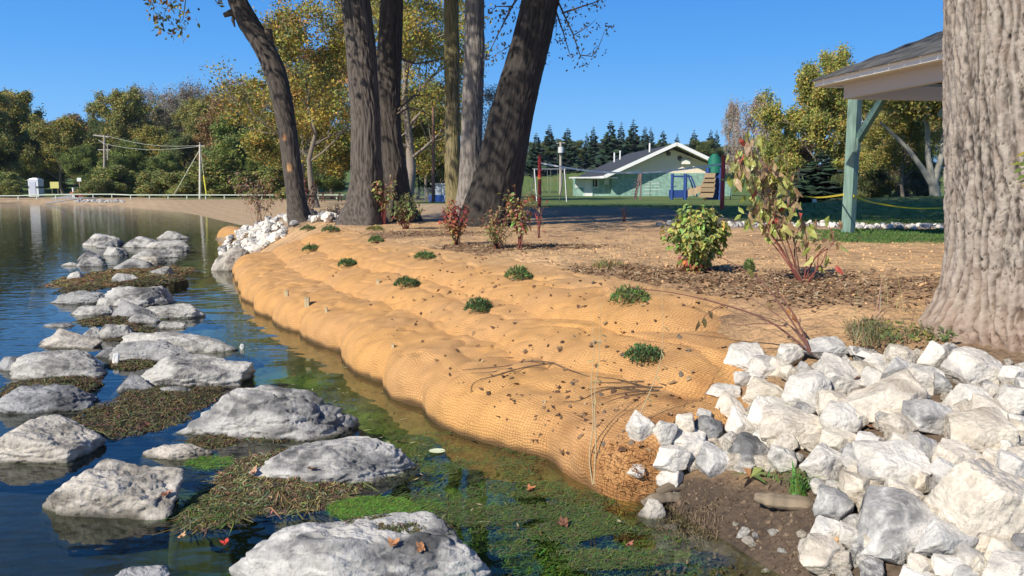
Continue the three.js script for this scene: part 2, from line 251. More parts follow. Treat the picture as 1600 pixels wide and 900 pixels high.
// ---------- coir-wrapped soil lifts ----------
{
  const cp = [[1022, 797], [1005, 784], [930, 748], [860, 714], [770, 686], [680, 646], [600, 596], [520, 541], [440, 504], [395, 471], [379, 440], [372, 422]].map(([x, y]) => at(x, y, 0));
  const curve = new THREE.CatmullRomCurve3(cp, false, 'centripetal'), L = curve.getLength();
  const tangent = (t) => { const e = .5, a = curve.getPointAt(clamp((t - e) / L)), b = curve.getPointAt(clamp((t + e) / L)); return b.sub(a).normalize(); };
  function lift(label, pts, t0, t1, o) {
    const nu = Math.round((t1 - t0) / .035), nv = 84, gb = new GB(); let arc = [0]; for (let i = 1; i < pts.length; i++) arc.push(arc[i - 1] + hypot(pts[i][0] - pts[i - 1][0], pts[i][1] - pts[i - 1][1])); const A = arc[arc.length - 1];
    const spl = new THREE.CatmullRomCurve3(pts.map(([s, h]) => V(s, h, 0)), false, 'centripetal'); const prf = spl.getSpacedPoints(nv);
    for (let i = 0; i <= nu; i++) {
      const t = lerp(t0, t1, i / nu), c = curve.getPointAt(clamp(t / L)), tg = tangent(t), nx = -tg.z, nz = tg.x; // inland
      const e = min(1, min((t - t0) / o.end, (t1 - t) / o.end)), ee = sqrt(max(0, 1 - (1 - e) ** 2));
      const w = t + 1.1 * fbm(t * .6, o.k, 2, 2), lobe = pow(abs(sin(PI * w / o.len + o.ph)), .7);
      for (let j = 0; j <= nv; j++) {
        const v = j / nv, q = prf[j], front = 1 - sst(o.f0, o.f1, v); let s = q.x, h = q.y;
        s -= o.amp * (lobe - .6) * front * (v < .12 ? v / .12 * .6 + .4 : 1); h += o.amp * .22 * (lobe - .7) * sst(.1, .3, v) * (1 - sst(.45, .85, v));
        s = lerp(pts[pts.length - 1][0], s, .45 + .55 * ee) ; h = lerp(pts[0][1], h, ee);
        const x0 = c.x + nx * s, z0 = c.z + nz * s, nn = fbm(x0 * 2.2, z0 * 2.2, o.k * 9, 3), n2 = fbm(t * 6 + o.k, v * 5, 3, 3), crease = pow(max(0, 1 - abs(fbm(t * .9, v * 2.2 + o.k, 5, 3)) * 9), 2);
        const d = nn * (o.k === 1 ? .065 : .04) + n2 * .022 + fbm(x0 * 11, h * 11, z0 * 11, 2) * .010 - crease * .028 * (v > .12 ? 1 : 0);
        const y = h + d * (.3 + .7 * sst(.3, .5, v)), x = x0 - nx * d * (1 - v), z = z0 - nz * d * (1 - v);
        const dirt = clamp(fbm(x * 1.3, z * 1.3, 4, 4) * 1.5 - .05) * sst(.35, .8, v) + (o.k === 3 ? .75 * sst(.3, .75, v + fbm(x * 2, z * 2, 6, 3) * .5) : 0), wet = (1 - sst(.015, .075, y + fbm(x * 5, z * 5, 2, 2) * .05));
        let col = mix3([.68, .366, .126], [.605, .34, .148], clamp(.5 + fbm(x * .9, z * .9, 8, 3) * 1.4)); col = mix3(col, [.60, .375, .185], clamp(dirt) * .8); col = mix3(col, [.13, .075, .03], wet);
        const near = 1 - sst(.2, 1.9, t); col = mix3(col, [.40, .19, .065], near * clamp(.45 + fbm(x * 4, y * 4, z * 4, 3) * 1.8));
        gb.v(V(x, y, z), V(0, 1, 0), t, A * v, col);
      }
    }
    for (let i = 0; i < nu; i++) for (let j = 0; j < nv; j++) { const a = i * (nv + 1) + j, b = a + nv + 1; gb.i.push(a, a + 1, b, b, a + 1, b + 1); }
    const g = gb.geo(); g.computeVertexNormals(); tag(mesh('coir_soil_lift', g, M.coir), label, 'erosion blanket', 'coir-wrapped soil lifts along the bank');
  }
  lift('orange coir-wrapped roll bulging out of the water, lowest step of the bank', [[.06, -.34], [-.06, -.14], [-.10, .03], [-.09, .17], [-.02, .29], [.12, .375], [.34, .43], [.65, .465], [1.0, .49], [1.3, .47]], 0, L, { end: .3, len: 1.45, ph: .4, amp: .14, f0: .2, f1: .52, k: 1 });
  lift('orange coir-wrapped step in the middle of the bank, dotted with green plants', [[.72, .32], [.74, .43], [.80, .51], [.90, .58], [1.05, .645], [1.25, .70], [1.5, .75], [1.75, .775], [1.95, .72]], .35, L - .25, { end: .6, len: 1.9, ph: 1.3, amp: .09, f0: .3, f1: .75, k: 2 });
  lift('topmost orange coir-wrapped step of the bank, its back edge under tan soil', [[1.36, .62], [1.38, .71], [1.44, .79], [1.55, .855], [1.72, .91], [1.95, .96], [2.2, 1.0], [2.4, 1.01], [2.6, .92]], .9, L - .45, { end: .7, len: 2.3, ph: .2, amp: .08, f0: .3, f1: .7, k: 3 });
  // a short roll beyond the stone pile
  const p = at(348, 374, 0), gb = new GB(), ax = V(-.55, 0, -.83);
  for (let i = 0; i <= 40; i++) { const t = (i / 40 - .5) * 2.6, r = .46 * sqrt(max(.02, 1 - pow(abs(t) / 1.32, 4))); for (let j = 0; j <= 28; j++) { const a = j / 28 * PI * 1.3 - .5, n = V(-.83 * cos(a), sin(a), .55 * cos(a)); const d = 1 + .1 * fbm(t * 2, a * 1.4, 3, 3); gb.v(V(p.x + .35, .02, p.z - .2).addScaledVector(ax, t).addScaledVector(n, r * d), n, t, a * .4, mix3([.58, .30, .095], [.5, .3, .14], j / 28)); } }
  for (let i = 0; i < 40; i++) for (let j = 0; j < 28; j++) { const a = i * 29 + j, b = a + 29; gb.i.push(a, b, a + 1, b, b + 1, a + 1); }
  const g = gb.geo(); g.computeVertexNormals(); tag(mesh('coir_roll', g, M.coir), 'short orange coir roll at the water beyond the white stone pile', 'erosion blanket');
}
// ---------- rocks ----------
const ICO = new Map();
function ico(d) { if (!ICO.has(d)) { const g = new THREE.IcosahedronGeometry(1, d); g.deleteAttribute('uv'); g.deleteAttribute('normal'); ICO.set(d, mergeVertices(g, 1e-5)); } return ICO.get(d); }
function rockGeo(seed, sx, sy, sz, o = {}) { // an angular stone: rounded cut of random planes, then chips, beds and pits
  const { detail = 18, planes = 13, p = 22, rough = .1, pits = .035, top = 1, bed = 0, lean = [0, 0], col, wet = -9, yoff = 0, flat = .8 } = o, r = rng(seed), pl = [];
  for (let i = 0; i < planes; i++) { const y = 1 - 2 * (i + .5) / planes, a = i * 2.39996 + r() * .9, q = sqrt(1 - y * y); pl.push([q * cos(a), y + (r() - .5) * .35, q * sin(a), .74 + r() * .3]); }
  if (o.slope) { pl.length = 0; for (let i = 0; i < 11; i++) { const a = i * 2.39996 + r() * 1.3, e = .45 + .75 * r(); pl.push([cos(e) * cos(a), sin(e), cos(e) * sin(a), .72 + r() * .22]); } for (let i = 0; i < 6; i++) { const a = i * 1.05 + r() * .6; pl.push([cos(a), .12, sin(a), .84 + r() * .14]); } pl.push([0, -1, 0, .8]); }
  if (top) pl.push([(r() - .5) * .3, 1, (r() - .5) * .3, flat]);
  for (const q of pl) { const l = hypot(q[0], q[1], q[2]); q[0] /= l; q[1] /= l; q[2] /= l; }
  const src = ico(detail), P = src.attributes.position, n = P.count, pos = new Float32Array(n * 3), cl = new Float32Array(n * 3), k = seed * 1.37 % 61; let mx = [0, 0, 0], mn = [0, 0, 0];
  for (let i = 0; i < n; i++) {
    const x = P.getX(i), y = P.getY(i), z = P.getZ(i); let s = 0; for (const q of pl) { const e = (x * q[0] + y * q[1] + z * q[2]) / q[3]; if (e > 0) s += pow(e, p); } let R = pow(s, -1 / p);
    const big = fbm(x * 1.3 + k, y * 1.3, z * 1.3, 3), rid = 1 - abs(fbm(x * 1.5 + k, y * 3.2 + 9, z * 1.5, 4)) * 3.6, f = fbm(x * 9 + k, y * 9, z * 9, 3);
    R *= 1 + big * rough * 2 - max(0, rid - .72) * rough * 1.5 + f * pits;
    if (bed) { const st = y * 6.5 + big * 3; R *= 1 + bed * (abs(st - floor(st) - .5) - .25) * (1 - abs(y) * .6); }
    const a = [x * R, y * R, z * R]; for (let j = 0; j < 3; j++) { mx[j] = max(mx[j], a[j]); mn[j] = min(mn[j], a[j]); } pos.set(a, i * 3);
  }
  const S = [sx, sy, sz];
  for (let i = 0; i < n; i++) { for (let j = 0; j < 3; j++) { const v = pos[i * 3 + j]; pos[i * 3 + j] = (j === 1 ? v / (v > 0 ? mx[1] : -mn[1]) : (v - (mx[j] + mn[j]) / 2) / ((mx[j] - mn[j]) / 2)) * S[j]; } pos[i * 3] += lean[0] * pos[i * 3 + 1]; pos[i * 3 + 2] += lean[1] * pos[i * 3 + 1]; pos[i * 3 + 1] += yoff; }
  const C = col || [[.42, .41, .39], [.6, .58, .54], [.2, .2, .2]];
  for (let i = 0; i < n; i++) {
    const x = pos[i * 3], y = pos[i * 3 + 1], z = pos[i * 3 + 2], w = 2.2, a = fbm(x * w + k, y * w * 2, z * w, 5), b = fbm(x * 6 + k, y * 11, z * 6 + 5, 4), vein = pow(max(0, 1 - abs(fbm(x * 2.5 + k, y * 4 + 8, z * 2.5, 4)) * 7), 2);
    let c = mix3(C[0], C[1], sst(.3, .72, .5 + a * 1.5 + b * .55)); c = mix3(c, C[2], sst(.25, .75, -a * 1.7 + b * 1.3 + .1) * .8); c = mix3(c, C[1].map((q) => min(.82, q * 1.2)), vein * .55);
    const wl = 1 - sst(wet, wet + .055, y + b * .06); c = mix3(c, [c[0] * .2, c[1] * .19, c[2] * .16], wl); if (wet > -5) c = mix3(c, [.022, .026, .012], 1 - sst(-.07, .0, y + b * .04)); if (C[3]) c = mix3(c, C[3], clamp(fbm(x * 3 + k, y * 3, z * 3 + 31, 4) * 3.2 - .25));
    cl.set(c, i * 3);
  }
  const g0 = new THREE.BufferGeometry(); g0.setAttribute('position', new THREE.BufferAttribute(pos, 3)); g0.setAttribute('color', new THREE.BufferAttribute(cl, 3)); g0.setIndex(src.index); g0.computeVertexNormals();
  const g = g0.toNonIndexed(), q = g.attributes.position, m = q.count, uv = new Float32Array(m * 2), A = V(), B = V(), D = V();
  for (let i = 0; i < m; i += 3) { A.fromBufferAttribute(q, i); B.fromBufferAttribute(q, i + 1).sub(A); D.fromBufferAttribute(q, i + 2).sub(A); B.cross(D); const ax = abs(B.x), ay = abs(B.y), az = abs(B.z); for (let j = i; j < i + 3; j++) { const X = q.getX(j), Y = q.getY(j), Z = q.getZ(j); uv.set(ay >= ax && ay >= az ? [X + k, Z] : ax > az ? [Z + k, Y + .3] : [X + k, Y + .6], j * 2); } }
  g.setAttribute('uv', new THREE.BufferAttribute(uv, 2)); return g;
}
const ROCK = {
  grey: [[.2, .194, .188], [.5, .48, .447], [.055, .054, .055]], pale: [[.28, .266, .245], [.54, .515, .467], [.09, .087, .084]], dark: [[.17, .17, .175], [.36, .355, .35], [.06, .06, .065]], warm: [[.32, .285, .235], [.54, .49, .42], [.11, .1, .085]],
  white: [[.62, .57, .5], [.70, .655, .585], [.33, .315, .3]], cream: [[.6, .525, .425], [.68, .61, .51], [.4, .34, .27]], blue: [[.28, .272, .265], [.58, .555, .52], [.11, .11, .112]], tan: [[.58, .5, .395], [.7, .625, .51], [.38, .32, .25]], slate: [[.15, .148, .147], [.36, .352, .34], [.06, .06, .062]],
};
const solids = []; const caster = new THREE.Raycaster(); const addSolids = (re) => scene.traverse((o) => { if (o.isMesh && re.test(o.name) && !solids.includes(o)) { o.updateMatrixWorld(true); o.geometry.computeBoundingSphere(); solids.push(o); } }); addSolids(/^coir/);
function land(px, py, only) { // [point, normal] where a sight line meets the bank, a rock or the water
  const g = ground(px, py), d = sightDir(px, py).normalize(); caster.set(V(0, EYE, 0), d); const D = hypot(g.x, g.y - EYE, g.z); let q = null;
  for (const m of solids) { if (only && !m.name.startsWith(only)) continue; const s = m.geometry.boundingSphere.clone().applyMatrix4(m.matrixWorld); if (caster.ray.intersectsSphere(s)) { const h = caster.intersectObject(m, false)[0]; if (h && h.distance < (q ? q.distance : D)) q = h; } }
  if (!q) return [V(g.x, max(g.y, 0), g.z), V(0, 1, 0)]; const n = q.face.normal.clone().transformDirection(q.object.matrixWorld); if (n.y < 0) n.multiplyScalar(-1); return [q.point, n];
}
// boulders of the breakwater: [x0, x1, top, waterline, depth / width, tone, label, options]
let boulderSeed = 11;
function boulder(x0, x1, yt, yb, dep, tone, label, o = {}) {
  const xc = (x0 + x1) / 2, f = at(xc, yb, 0), w0 = (x1 - x0) / FOC * -f.z, D = w0 * dep, c = at(xc, yb, 0); const dist = -f.z + D * .47, k = dist / -f.z; const h = max(.035, atD(xc, yt, dist + (o.back || 0) * D).y * .8), w = w0 * k * 1.14;
  const g = rockGeo(boulderSeed += 7, w * .54, h + .04 + .12 * h, D * .52, { detail: w0 * FOC / dist > 200 ? 52 : w0 * FOC / dist > 90 ? 34 : 20, bed: .11, rough: .1, pits: .007, p: 34, slope: 1, flat: .58 + (boulderSeed * 7 % 13) / 50, col: ROCK[tone], wet: -.015, yoff: -.04 - .12 * h, ...o });
  const m = mesh('boulder', g, M.boulder); m.position.set(atD(xc, 500, dist).x, 0, -dist); m.rotation.y = o.turn || 0; return tag(m, label, 'boulder', 'boulders of the breakwater in the water');
}
[
  [372, 790, 800, 945, .62, 'grey', 'broad white-streaked boulder with a dip in its crest, cut by the bottom edge', { flat: .6, lean: [-.1, 0] }],
  [376, 652, 676, 762, .62, 'grey', 'lens-shaped grey boulder with a dark hollow at one end, dry weeds heaped against it', { lean: [.1, 0] }],
  [66, 258, 712, 812, .85, 'warm', 'jagged pale boulder with a dark broken side, standing alone in blue water', { slope: 0, planes: 11, p: 44, rough: .13, flat: .72, bed: .06, lean: [.2, .12] }],
  [210, 326, 690, 719, .45, 'warm', 'low narrow whitish slab in front of the weed mat, barely above water', { rough: .16 }],
  [-70, 120, 648, 725, .8, 'warm', 'pale domed boulder cut off by the picture edge, apex near its middle', { slope: 0, planes: 9, p: 30, top: 0, rough: .12 }],
  [290, 540, 584, 690, .72, 'grey', 'largest light grey boulder in mid channel, mottled with white and ringed by weeds', { planes: 17, rough: .15 }],
  [-30, 146, 598, 648, .7, 'dark', 'low dark wet boulder with drift weed lying over it', { flat: .6 }],
  [22, 174, 541, 594, .8, 'pale', 'smooth pale grey boulder with a rounded back, beside open blue water', { p: 14, rough: .07 }],
  [-6, 62, 550, 580, .8, 'dark', 'low dark boulder leaning against the smooth rounded pale one', {}],
  [168, 236, 578, 613, .9, 'slate', 'small pointed dark-faced rock beside the weed mat', { slope: 0, top: 0, planes: 9, p: 44 }],
  [208, 374, 551, 606, .8, 'pale', 'pale wedge boulder with a dark cleft on its far shoulder, behind the largest one', { slope: 0, planes: 10, p: 40, flat: .66, lean: [.15, 0] }],
  [180, 292, 526, 568, .7, 'slate', 'rough slate-dark boulder with vertical faces in front of the long flat slab', { slope: 0, planes: 16, p: 44, flat: .85, rough: .14 }],
  [205, 384, 513, 556, .55, 'pale', 'long flat pale slab tapering towards a white pebble at the channel', { lean: [-.5, 0], flat: .6 }],
  [66, 152, 511, 545, .8, 'warm', 'cream pyramid-shaped boulder at the lake edge of the row', { slope: 0, top: 0, planes: 8, p: 40 }],
  [128, 160, 506, 530, .8, 'grey', 'small grey rock wedged behind the cream pyramid boulder', {}],
  [150, 208, 500, 530, .8, 'pale', 'pale chunky rock beside the cream pyramid boulder', {}],
  [176, 256, 465, 502, .8, 'slate', 'dark pointed rock rising like a fin from the row', { slope: 0, top: 0, planes: 7, lean: [.25, 0], p: 44 }],
  [222, 334, 470, 498, .6, 'pale', 'flat whitish slab reaching into the channel beside the dark fin rock', { flat: .6 }],
  [108, 178, 474, 494, .7, 'pale', 'pale low slab just lakeward of the dark fin rock', { flat: .6 }],
  [84, 180, 451, 476, .5, 'slate', 'long thin slab with a dark shaded edge facing the channel', { flat: .65, lean: [.15, 0] }],
  [172, 284, 440, 480, .8, 'grey', 'broad low grey boulder with weeds on top, behind the dark fin rock', { flat: .6 }],
  [185, 250, 399, 423, .8, 'slate', 'rounded slate rock with one dark side behind the brown weed mound', { p: 14 }],
  [128, 166, 387, 408, .8, 'slate', 'small pointed slate rock on the lake side near the far end of the row', { slope: 0, top: 0, planes: 8, p: 44 }],
  [126, 172, 398, 417, .8, 'grey', 'low grey rock under the small pointed slate one', {}],
  [140, 198, 360, 385, .8, 'pale', 'pale stepped boulder at the lakeward far corner of the row', {}],
  [198, 264, 365, 387, .8, 'grey', 'grey angular boulder next to the pale stepped one at the far end', {}],
  [254, 304, 357, 374, .7, 'pale', 'pale block with dark end standing highest at the far end of the row', { p: 40 }],
  [234, 314, 372, 388, .6, 'pale', 'pale slab below the highest block at the far end of the row', { flat: .6 }],
  [204, 282, 386, 404, .6, 'grey', 'wide grey slab between the rounded slate rock and the far-end slab', { flat: .6 }],
  [168, 204, 380, 400, .8, 'grey', 'small grey rock between the pale stepped boulder and the wide grey slab', {}],
  [102, 128, 408, 416, .7, 'pale', 'thin pale rock barely breaking the lake surface beside the brown weed mound', {}],
  [216, 262, 397, 413, .8, 'warm', 'warm pale rock behind the rounded slate rock', {}],
  [110, 138, 420, 438, .8, 'pale', 'pale rock poking from the lake end of the brown weed mound', {}],
  [62, 122, 503, 512, .7, 'dark', 'dark wet rock lying flat at the lake surface behind the cream pyramid', { flat: .6 }],
  [84, 124, 455, 474, .7, 'grey', 'grey rock at the lake end of the long thin slab', {}],
  [128, 240, 886, 935, .8, 'dark', 'dark wet boulder top showing at the bottom edge in dark water', { flat: .6 }],
  [246, 300, 532, 548, .8, 'grey', 'low grey rock filling the gap behind the rough slate-dark boulder', {}],
  [150, 196, 540, 560, .8, 'slate', 'dark low rock between the smooth rounded boulder and the rough slate one', {}],
  [60, 112, 522, 540, .7, 'grey', 'grey rock just lakeward of the cream pyramid boulder', {}],
  [196, 250, 486, 506, .7, 'grey', 'low grey rock at the foot of the dark fin rock', {}],
  [150, 190, 462, 478, .8, 'pale', 'pale rock between the long thin slab and the broad low boulder', {}],
  [178, 230, 424, 444, .8, 'grey', 'grey rock half buried in the brown weed mound', {}],
  [236, 282, 414, 432, .8, 'pale', 'pale rock at the channel end of the brown weed mound', {}],
  [160, 190, 374, 388, .8, 'slate', 'dark little rock under the grey angular far-end boulder', {}],
  [262, 300, 380, 394, .8, 'grey', 'grey rock in front of the pale far-end slab', {}],
  [240, 300, 600, 616, .5, 'slate', 'dark wet rock level with the water under the pale wedge boulder', {}],
  [338, 398, 376, 424, .9, 'warm', 'weathered sloping boulder matted with dry grass under the white stone pile', { lean: [.3, 0], flat: .9 }],
  [245, 292, 500, 514, .6, 'pale', 'thin pale rock lying level with the channel water behind the long flat slab', { flat: .5 }],
  [1002, 1052, 776, 812, .8, 'warm', 'pale stone under the driftwood log at the foot of the dirt bank', {}],
].forEach((a) => boulder(...a));
[[182, 560, 9, 18, 'tiny white stone beside the rough slate-dark boulder'], [378, 541, 6, 8, 'white pebble at the channel tip of the long flat slab']].forEach(([x, y, w, h, l], i) => { const p = at(x, y + h / 2, 0), k = -p.z / FOC; const m = mesh('pebble', rockGeo(900 + i, w * k * .6, h * k * .7, w * k * .6, { detail: 8, planes: 8, p: 9, col: [[.8, .78, .72], [.8, .8, .78], [.7, .68, .6]] }), M.smallRock); m.position.set(p.x, h * k * .3, p.z); tag(m, l, 'pebble'); });
// ---------- white riprap by the big tree: [x, y, w, h, tone, label, options] in order ----------
const rip = [
  [1234, 554, 40, 40, 'white', 'pointed white stone standing at the end of the coir mat'], [1287, 542, 60, 34, 'blue', 'grey-white peaked stone at the top of the heap beside the bent red twigs'], [1350, 551, 46, 16, 'white'], [1407, 556, 62, 38, 'cream', 'long cream stone on top of the heap beside the tree roots'],
  [1459, 556, 50, 56, 'white', 'upright white block with a grey side, touching the tree roots'], [1513, 573, 86, 66, 'white', 'big five-sided white stone leaning on the foot of the tree'], [1582, 587, 44, 38, 'white', 'white stone with a grey shoulder at the tree foot'], [1305, 585, 82, 66, 'white', 'large rounded white stone with grey blotches near the top of the heap'],
  [1345, 578, 42, 30, 'tan'], [1363, 593, 48, 42, 'white', 'bright white tilted stone with a black gap beneath it'], [1397, 580, 42, 52, 'blue'], [1446, 588, 60, 40, 'white', 'smooth bright white stone beside the upright white block'], [1468, 597, 28, 32, 'grey'], [1372, 566, 44, 28, 'white'],
  [1193, 613, 66, 50, 'tan', 'rounded tan stone at the edge of the coir mat'], [1262, 613, 72, 76, 'white', 'tall white stone with a dark underside in the middle of the heap'], [1303, 629, 56, 46, 'cream'], [1344, 626, 36, 24, 'slate', 'dark slate chip in a gap of the white heap'],
  [1388, 622, 92, 122, 'cream', 'long cream slab tilted up through the middle of the heap', { lean: [.35, 0], roll: -.5 }], [1313, 656, 68, 60, 'white', 'brightest white stone, smooth and egg-like, in the middle of the heap', { p: 14 }], [1236, 663, 100, 62, 'cream', 'large cream stone with a grey shaded base, lakeward of the brightest white one'], [1307, 687, 62, 40, 'tan'],
  [1447, 648, 84, 54, 'blue', 'grey-white wedge stone with a dark nick, beside the tilted cream slab'], [1402, 664, 56, 38, 'cream'], [1505, 622, 76, 42, 'white'], [1545, 640, 92, 36, 'cream', 'flat cream slab lying level below the tree foot'], [1585, 622, 64, 54, 'white'], [1522, 670, 110, 68, 'tan', 'large tan block with a black shadow beneath it'],
  [1425, 614, 46, 26, 'grey'], [1590, 659, 34, 30, 'white'], [1220, 712, 42, 40, 'white', 'small white stone resting on the brown dirt'], [1278, 720, 76, 62, 'white', 'broad white hexagonal stone at the edge of the dirt'], [1330, 713, 40, 46, 'blue', 'blue-grey streaked stone between two broad white ones'], [1352, 693, 50, 44, 'white'],
  [1412, 693, 56, 36, 'cream'], [1442, 702, 56, 70, 'white', 'tall narrow white slab standing against the tan block', { lean: [-.2, 0] }], [1497, 713, 80, 46, 'cream', 'cream stone with one rusty orange spot', { rust: 1 }], [1573, 702, 26, 40, 'white'], [1592, 676, 34, 44, 'tan'],
  [1390, 723, 106, 70, 'white', 'big pale stone with a grey notch in its crest'], [1440, 752, 28, 38, 'tan'], [1520, 787, 134, 160, 'cream', 'huge cream slab, largest stone of the white heap', { flat: .7, p: 34 }], [1477, 738, 56, 42, 'blue', 'grey-stained stone at the upper corner of the huge cream slab'], [1298, 785, 60, 62, 'blue', 'rounded grey stone with a crack line, beside the flat driftwood'],
  [1335, 757, 54, 40, 'tan'], [1384, 813, 136, 80, 'blue', 'large mottled grey-white boulder lying across the lower heap', { lean: [.2, 0] }], [1413, 773, 64, 42, 'cream'], [1463, 795, 54, 50, 'tan'], [1472, 840, 96, 66, 'blue', 'grey pyramid stone in front of the huge cream slab', { top: 0, planes: 9, p: 36 }], [1288, 825, 60, 34, 'white'],
  [1330, 833, 40, 40, 'white', 'small square white stone below the mottled grey-white boulder'], [1278, 859, 78, 54, 'cream', 'cream kite-shaped stone lying on bare dirt at the bottom'], [1360, 843, 44, 30, 'tan'], [1390, 859, 52, 34, 'grey'], [1440, 884, 52, 34, 'cream'], [1480, 882, 52, 42, 'white'], [1430, 902, 58, 32, 'white'], [1507, 897, 46, 32, 'blue'], [1532, 888, 36, 48, 'tan'], [1575, 892, 100, 60, 'white', 'large white stone in the corner below the huge cream slab'],
  [1588, 788, 48, 110, 'tan', 'upright tan stone wedged beside the huge cream slab'], [1580, 737, 66, 64, 'white'], [1594, 850, 36, 52, 'blue'], [1563, 861, 64, 42, 'cream'], [1520, 866, 60, 28, 'white'], [1278, 758, 28, 22, 'white'], [1307, 846, 17, 19, 'rust', 'tiny orange stone beside the cream kite-shaped stone'], [1487, 824, 28, 24, 'slate'],
  [1000, 665, 46, 46, 'white', 'sharp white triangular stone set on the coir mat'], [1036, 673, 40, 44, 'white', 'white block with a dark far side, next to the sharp triangular stone'], [1070, 663, 34, 42, 'cream'], [1105, 666, 52, 44, 'slate', 'slate-grey veined stone between white ones at the coir edge'], [1072, 688, 62, 30, 'white'], [1047, 711, 60, 42, 'white', 'squarish white stone with a black shadow beside it at the coir edge'],
  [993, 733, 28, 18, 'white', 'little white stone lying alone on frayed coir'], [1047, 746, 44, 50, 'white', 'white stone tilted on end above the driftwood log', { roll: .6 }], [1142, 633, 50, 50, 'cream'], [1202, 648, 78, 66, 'white', 'white stone speckled grey beside the large cream one'], [1155, 664, 54, 66, 'white', 'white stone rising to a blunt horn between the slate ones', { top: 0, planes: 9 }], [1120, 719, 66, 56, 'blue', 'grey and white faceted stone resting on the dirt edge'],
  [1172, 704, 64, 56, 'slate', 'dark grey rounded stone, darkest of the heap', { p: 16 }], [1192, 690, 54, 36, 'white'], [1115, 687, 50, 28, 'cream'], [1160, 555, 66, 30, 'white', 'flat white stone with dark specks, farthest out on the coir'], [1190, 573, 60, 42, 'white'], [1160, 591, 34, 26, 'white'], [1181, 591, 32, 26, 'white'], [1130, 611, 54, 24, 'white'], [1232, 581, 28, 28, 'tan'], [1255, 576, 28, 24, 'grey'], [1214, 577, 44, 40, 'cream'],
  [1225, 690, 40, 30, 'cream'], [1340, 655, 30, 34, 'tan'], [1345, 735, 44, 26, 'cream'], [1420, 730, 40, 30, 'white'], [1475, 640, 40, 26, 'cream'], [1545, 608, 34, 26, 'white'], [1550, 720, 40, 40, 'cream'], [1255, 640, 34, 26, 'blue'], [1368, 640, 30, 30, 'white'], [1100, 645, 26, 16, 'white'], [1270, 690, 40, 26, 'cream'], [1600, 720, 60, 50, 'cream'], [1612, 610, 50, 40, 'white'], [1615, 830, 60, 60, 'white'],
];
ROCK.rust = [[.5, .27, .1], [.6, .36, .17], [.35, .18, .07]];
{
  const marks = [], used = new Set(), r = rng(5), adj = { white: 'white', cream: 'cream', blue: 'bluish grey', tan: 'tan', slate: 'dark slate', grey: 'grey', rust: 'orange' };
  const placed = rip.map(([x, y, w, h, tone, label, o], i) => {
    const q0 = x < 1215 && y < 740 ? land(x, y + h * .15, 'coir')[0] : ground(x, y + h * .12, .06), g = q0.clone(), k = -g.z / FOC, W = w * k, D = W * (.75 + r() * .35), Hh = (h * k) * .92; const p = g.clone().add(V(0, 0, 0)); 
    const geo = rockGeo(300 + i * 5, W * .53, Hh * .6, D * .52, { detail: w > 90 ? 28 : w > 50 ? 22 : 14, planes: 8 + floor(r() * 5), p: 46, pits: .009, rough: .075, pits: .018, col: ROCK[tone], flat: .72 + r() * .25, ...o });
    const m = mesh('riprap_stone', geo, M.riprap); m.position.copy(p); m.rotation.set((r() - .5) * .3 + .2, (r() - .5) * .5, (r() - .5) * .5 + ((o && o.roll) || 0)); if (label) marks.push([x, y, label]); return [m, x, y, w, tone, label, o];
  });
  const short = (l) => l.replace(/,.*| (with|beside|between|in|at|on|near|standing|lying|leaning|touching|resting|wedged|set|next|below|above|rising|tilted up|of|lakeward|across).*$/, '');
  for (const [m, x, y, w, tone, label] of placed) {
    let l = label; if (!l) {
      const size = w > 58 ? 'large' : w > 42 ? 'medium' : 'small', near = marks.slice().sort((a, b) => hypot(a[0] - x, a[1] - y) - hypot(b[0] - x, b[1] - y));
      for (const q of near) { const dx = q[0] - x, dy = q[1] - y, rel = abs(dx) > abs(dy) ? (dx > 0 ? 'on the water side of' : 'on the inland side of') : (dy > 0 ? 'just behind' : 'just in front of'); l = `${size} ${adj[tone]} riprap stone ${rel} the ${short(q[2])}`; if (!used.has(l)) break; }
    }
    used.add(l); tag(m, l, 'stone', 'white riprap stones by the big tree');
  }
}
{ // chips filling the gaps of the heap
  const r = rng(19), kinds = [0, 1, 2, 3, 4, 5].map((i) => rockGeo(2200 + i * 3, .5, .42, .45, { detail: 9, planes: 9, p: 40, rough: .09, pits: .015, col: ROCK[['white', 'cream', 'blue', 'tan', 'white', 'tan'][i]] })), used = []; let n = 0, t = 0;
  while (n < 230 && t++ < 3000) { const x = 1010 + r() * 600, y = 560 + r() * 345; if (y < 760 - (x - 980) * .62 && x < 1300 || y > 660 + (x - 1000) * .95 && x < 1290 || (x > 1180 && x < 1290 && y > 735) || (x < 1240 && y > 735)) continue; const [g] = x < 1215 ? land(x, y, 'coir') : [ground(x, y, .02)], k = floor(r() * 6), size = (18 + r() * 26) / FOC * -g.z; const m = mesh('riprap_chip', kinds[k], M.riprap); m.position.copy(g).add(V(0, size * .1, 0)); m.scale.set(size * (.8 + r() * .6), size * (.7 + r() * .5), size); m.rotation.set(r() * 3, r() * 6, r() * 3); tag(m, 'small angular chip of stone filling a gap in the white heap by the big tree', 'stone', 'chips in the gaps of the white heap'); n++; }
  [[1163, 836, 'pinkish'], [1172, 850, 'small white'], [1181, 838, 'round tan'], [1150, 822, 'tiny grey'], [1208, 832, 'flat cream'], [1252, 838, 'grey'], [1222, 862, 'little tan'], [1196, 893, 'white half-sunken']].forEach(([x, y, l], i) => { const g = ground(x, y), size = (12 + r() * 12) / FOC * -g.z; const m = mesh('loose_stone', kinds[i % 6], M.riprap); m.position.copy(g).add(V(0, size * .12, 0)); m.scale.set(size * 1.2, size * .8, size); m.rotation.set(r() * 3, r() * 6, r() * 3); tag(m, l + ' stone lying loose on the dark dirt below the driftwood', 'stone'); });
}
